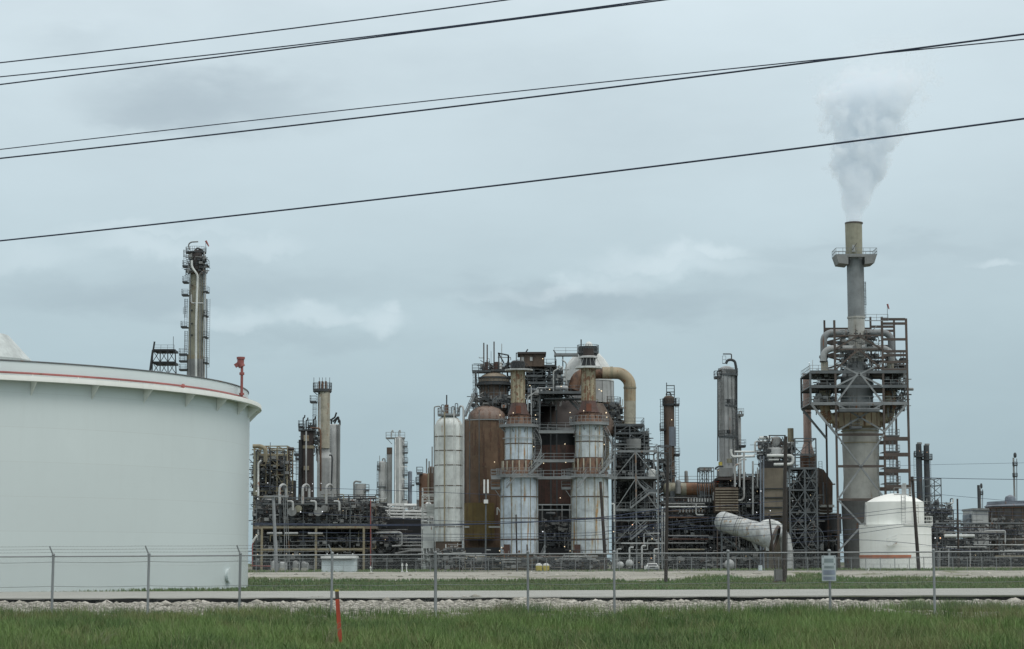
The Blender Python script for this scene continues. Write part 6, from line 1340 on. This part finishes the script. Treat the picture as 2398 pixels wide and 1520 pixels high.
# ================================================================ SKY AND LIGHT
w = bpy.data.worlds.new('World'); sc.world = w; w.use_nodes = True; nt = w.node_tree; bg = nt.nodes['Background']
SUN_E, SUN_A = 55, 132    # degrees above the horizon, degrees clockwise from +Y
sky = nd(nt, 'ShaderNodeTexSky'); sky.sky_type = 'NISHITA'; sky.sun_disc = False; sky.sun_elevation = math.radians(SUN_E); sky.sun_rotation = math.radians(SUN_A); sky.air_density = 1; sky.dust_density = 3
tcn = nd(nt, 'ShaderNodeTexCoord').outputs['Generated']; sp = nd(nt, 'ShaderNodeSeparateXYZ'); lnk(nt, tcn, sp.inputs[0]); X_, Y_, Z_ = sp.outputs
el = mth(nt, 'MAXIMUM', Z_, 0.0)
# overcast vertical gradient, colours in the sky's own units (Background strength 0.1)
rp = nd(nt, 'ShaderNodeValToRGB'); lnk(nt, el, rp.inputs[0]); cr = rp.color_ramp; cr.interpolation = 'B_SPLINE'
stops = [(0.0, (.37, .49, .54)), (.05, (.41, .54, .595)), (.12, (.505, .635, .69)), (.19, (.61, .725, .78)), (.26, (.65, .765, .82)), (.5, (1.0, 1.1, 1.15)), (1.0, (1.4, 1.5, 1.55))]
cr.elements[0].position = 0; cr.elements[0].color = (*stops[0][1], 1); cr.elements[1].position = 1; cr.elements[1].color = (*[min(v, 2) for v in stops[-1][1]], 1)
for p_, c_ in stops[1:-1]: e_ = cr.elements.new(p_); e_.color = (*c_, 1)
mp = nd(nt, 'ShaderNodeMapping'); lnk(nt, tcn, mp.inputs[0]); mp.inputs[3].default_value = (1, 1, 2.6)
def wn(s, d=5, off=0, r=.55):
    m2 = nd(nt, 'ShaderNodeMapping'); lnk(nt, mp.outputs[0], m2.inputs[0]); m2.inputs[1].default_value = (off, off*2, off*.5)
    t_ = nd(nt, 'ShaderNodeTexNoise'); lnk(nt, m2.outputs[0], t_.inputs['Vector']); t_.inputs['Scale'].default_value = s; t_.inputs['Detail'].default_value = d; t_.inputs['Roughness'].default_value = r; return t_.outputs['Fac']
n1, n2, n3 = wn(5, 6, 1.3), wn(14, 6, 5.1), wn(30, 5, 9)
wx = mth(nt, 'MULTIPLY', mth(nt, 'SUBTRACT', n2, .5), .045); wz = mth(nt, 'MULTIPLY', mth(nt, 'SUBTRACT', n3, .5), .028)
U = mth(nt, 'ADD', X_, wx); Vv = mth(nt, 'ADD', mth(nt, 'ADD', Z_, wz), mth(nt, 'MULTIPLY', wx, .35))
def px2dir(px, py): d = (CM @ Vector(((px-1199)/F, (760-py)/F, -1))).normalized(); return d.x, d.z
def wi(s, off):
    m2 = nd(nt, 'ShaderNodeMapping'); lnk(nt, tcn, m2.inputs[0]); m2.inputs[1].default_value = (off, off*2, off*.5); m2.inputs[3].default_value = (1, 1, 1.25)
    t_ = nd(nt, 'ShaderNodeTexNoise'); lnk(nt, m2.outputs[0], t_.inputs['Vector']); t_.inputs['Scale'].default_value = s; t_.inputs['Detail'].default_value = 5; t_.inputs['Roughness'].default_value = .55; return t_.outputs['Fac']
U2 = mth(nt, 'ADD', X_, mth(nt, 'MULTIPLY', mth(nt, 'SUBTRACT', wi(26, 2.2), .5), .040)); V2 = mth(nt, 'ADD', Z_, mth(nt, 'MULTIPLY', mth(nt, 'SUBTRACT', wi(26, 7.7), .5), .034))
def blob(px, py, rx, ry, hard=.0, flat=False):
    u, v = px2dir(px, py); a = mth(nt, 'DIVIDE', mth(nt, 'SUBTRACT', U2 if flat else U, u), rx/F); b = mth(nt, 'DIVIDE', mth(nt, 'SUBTRACT', V2 if flat else Vv, v), ry/F)
    if flat: b = mth(nt, 'MULTIPLY', b, mth(nt, 'ADD', 1.0, mth(nt, 'MULTIPLY', mth(nt, 'LESS_THAN', b, 0.0), .9)))
    d = mth(nt, 'SQRT', mth(nt, 'ADD', mth(nt, 'MULTIPLY', a, a), mth(nt, 'MULTIPLY', b, b))); return mth(nt, 'SUBTRACT', 1.0, ramp(nt, d, hard, 1.0))
acc = mth(nt, 'MULTIPLY', mth(nt, 'SUBTRACT', n1, .5), .30)
for (px, py, rx, ry, s_) in ((480, 235, 420, 110, -.24), (330, 280, 200, 50, -.10), (150, 100, 170, 60, -.07), (620, 670, 700, 90, -.10), (1500, 705, 620, 75, -.17), (1260, 700, 300, 70, -.07), (2000, 585, 500, 40, -.08), (230, 700, 420, 70, -.10), (700, 800, 420, 50, -.08), (1900, 640, 400, 40, -.07), (1850, 1050, 700, 200, .04), (1500, 30, 1400, 180, .05)):
    acc = mth(nt, 'ADD', acc, mth(nt, 'MULTIPLY', blob(px, py, rx, ry), s_*.78))
acc2 = None
for (px, py, rx, ry, s_) in ((1540, 622, 230, 60, .15), (1680, 606, 110, 40, .15), (1620, 640, 200, 50, .09), (1590, 600, 60, 34, .15), (1480, 622, 70, 34, .13), (1275, 665, 50, 26, .16), (720, 728, 55, 30, .14), (915, 728, 55, 34, .15), (820, 742, 60, 30, .12), (1300, 675, 130, 40, .16), (1420, 665, 160, 44, .09), (740, 745, 140, 50, .14), (890, 755, 110, 62, .15), (560, 750, 190, 44, .12), (1180, 690, 140, 40, .08), (820, 745, 150, 36, .07), (350, 590, 220, 60, .10), (60, 610, 200, 70, .08), (600, 580, 160, 40, .08), (2330, 612, 80, 26, .13), (1120, 700, 90, 30, .06), (330, 545, 300, 24, .07), (1480, 665, 120, 22, .04)):
    b_ = mth(nt, 'MULTIPLY', blob(px, py, rx, ry, .1, True), s_); acc2 = b_ if acc2 is None else mth(nt, 'MAXIMUM', acc2, b_)
acc2 = mth(nt, 'MULTIPLY', acc2, mth(nt, 'ADD', .75, mth(nt, 'MULTIPLY', n3, .5)))
tot = mth(nt, 'ADD', mth(nt, 'ADD', 1.0, acc), acc2)
cl = nd(nt, 'ShaderNodeVectorMath', operation='SCALE'); lnk(nt, rp.outputs[0], cl.inputs[0]); lnk(nt, mth(nt, 'MULTIPLY', tot, 10.0), cl.inputs['Scale'])
cb = mixc(nt, mth(nt, 'MULTIPLY', acc, -1.3, clamp=True), cl.outputs[0], (3.75, 4.85, 5.85))
warm = mixc(nt, mth(nt, 'MULTIPLY', acc2, 1.5, clamp=True), cb, (7.2, 7.7, 7.95))
fin = mixc(nt, .93, sky.outputs[0], warm)
lnk(nt, fin, bg.inputs['Color']); bg.inputs['Strength'].default_value = .1
sun = bpy.data.lights.new('sun', 'SUN'); sun.energy = 1.0; sun.angle = math.radians(25); sun.color = (1, .97, .92)
so = bpy.data.objects.new('sun', sun); col.objects.link(so)
az = math.radians(SUN_A); d = Vector((math.sin(az)*math.cos(math.radians(SUN_E)), math.cos(az)*math.cos(math.radians(SUN_E)), math.sin(math.radians(SUN_E))))
so.rotation_euler = (-d).to_track_quat('-Z', 'Y').to_euler(); so.location = (0, 0, 100)
sc.view_settings.view_transform = 'Standard'; sc.view_settings.look = 'None'; sc.view_settings.exposure = 0; sc.view_settings.gamma = 1
sc.render.engine = 'CYCLES'; cy = sc.cycles; cy.max_bounces = 6; cy.diffuse_bounces = 3; cy.glossy_bounces = 2; cy.transparent_max_bounces = 8; cy.volume_bounces = 2
cy.volume_step_rate = 1.0; cy.volume_max_steps = 256; cy.use_denoising = True; cy.denoiser = 'OPENIMAGEDENOISE'; cy.caustics_reflective = False; cy.caustics_refractive = False
try: sc.view_settings.use_curve_mapping = False
except Exception: pass
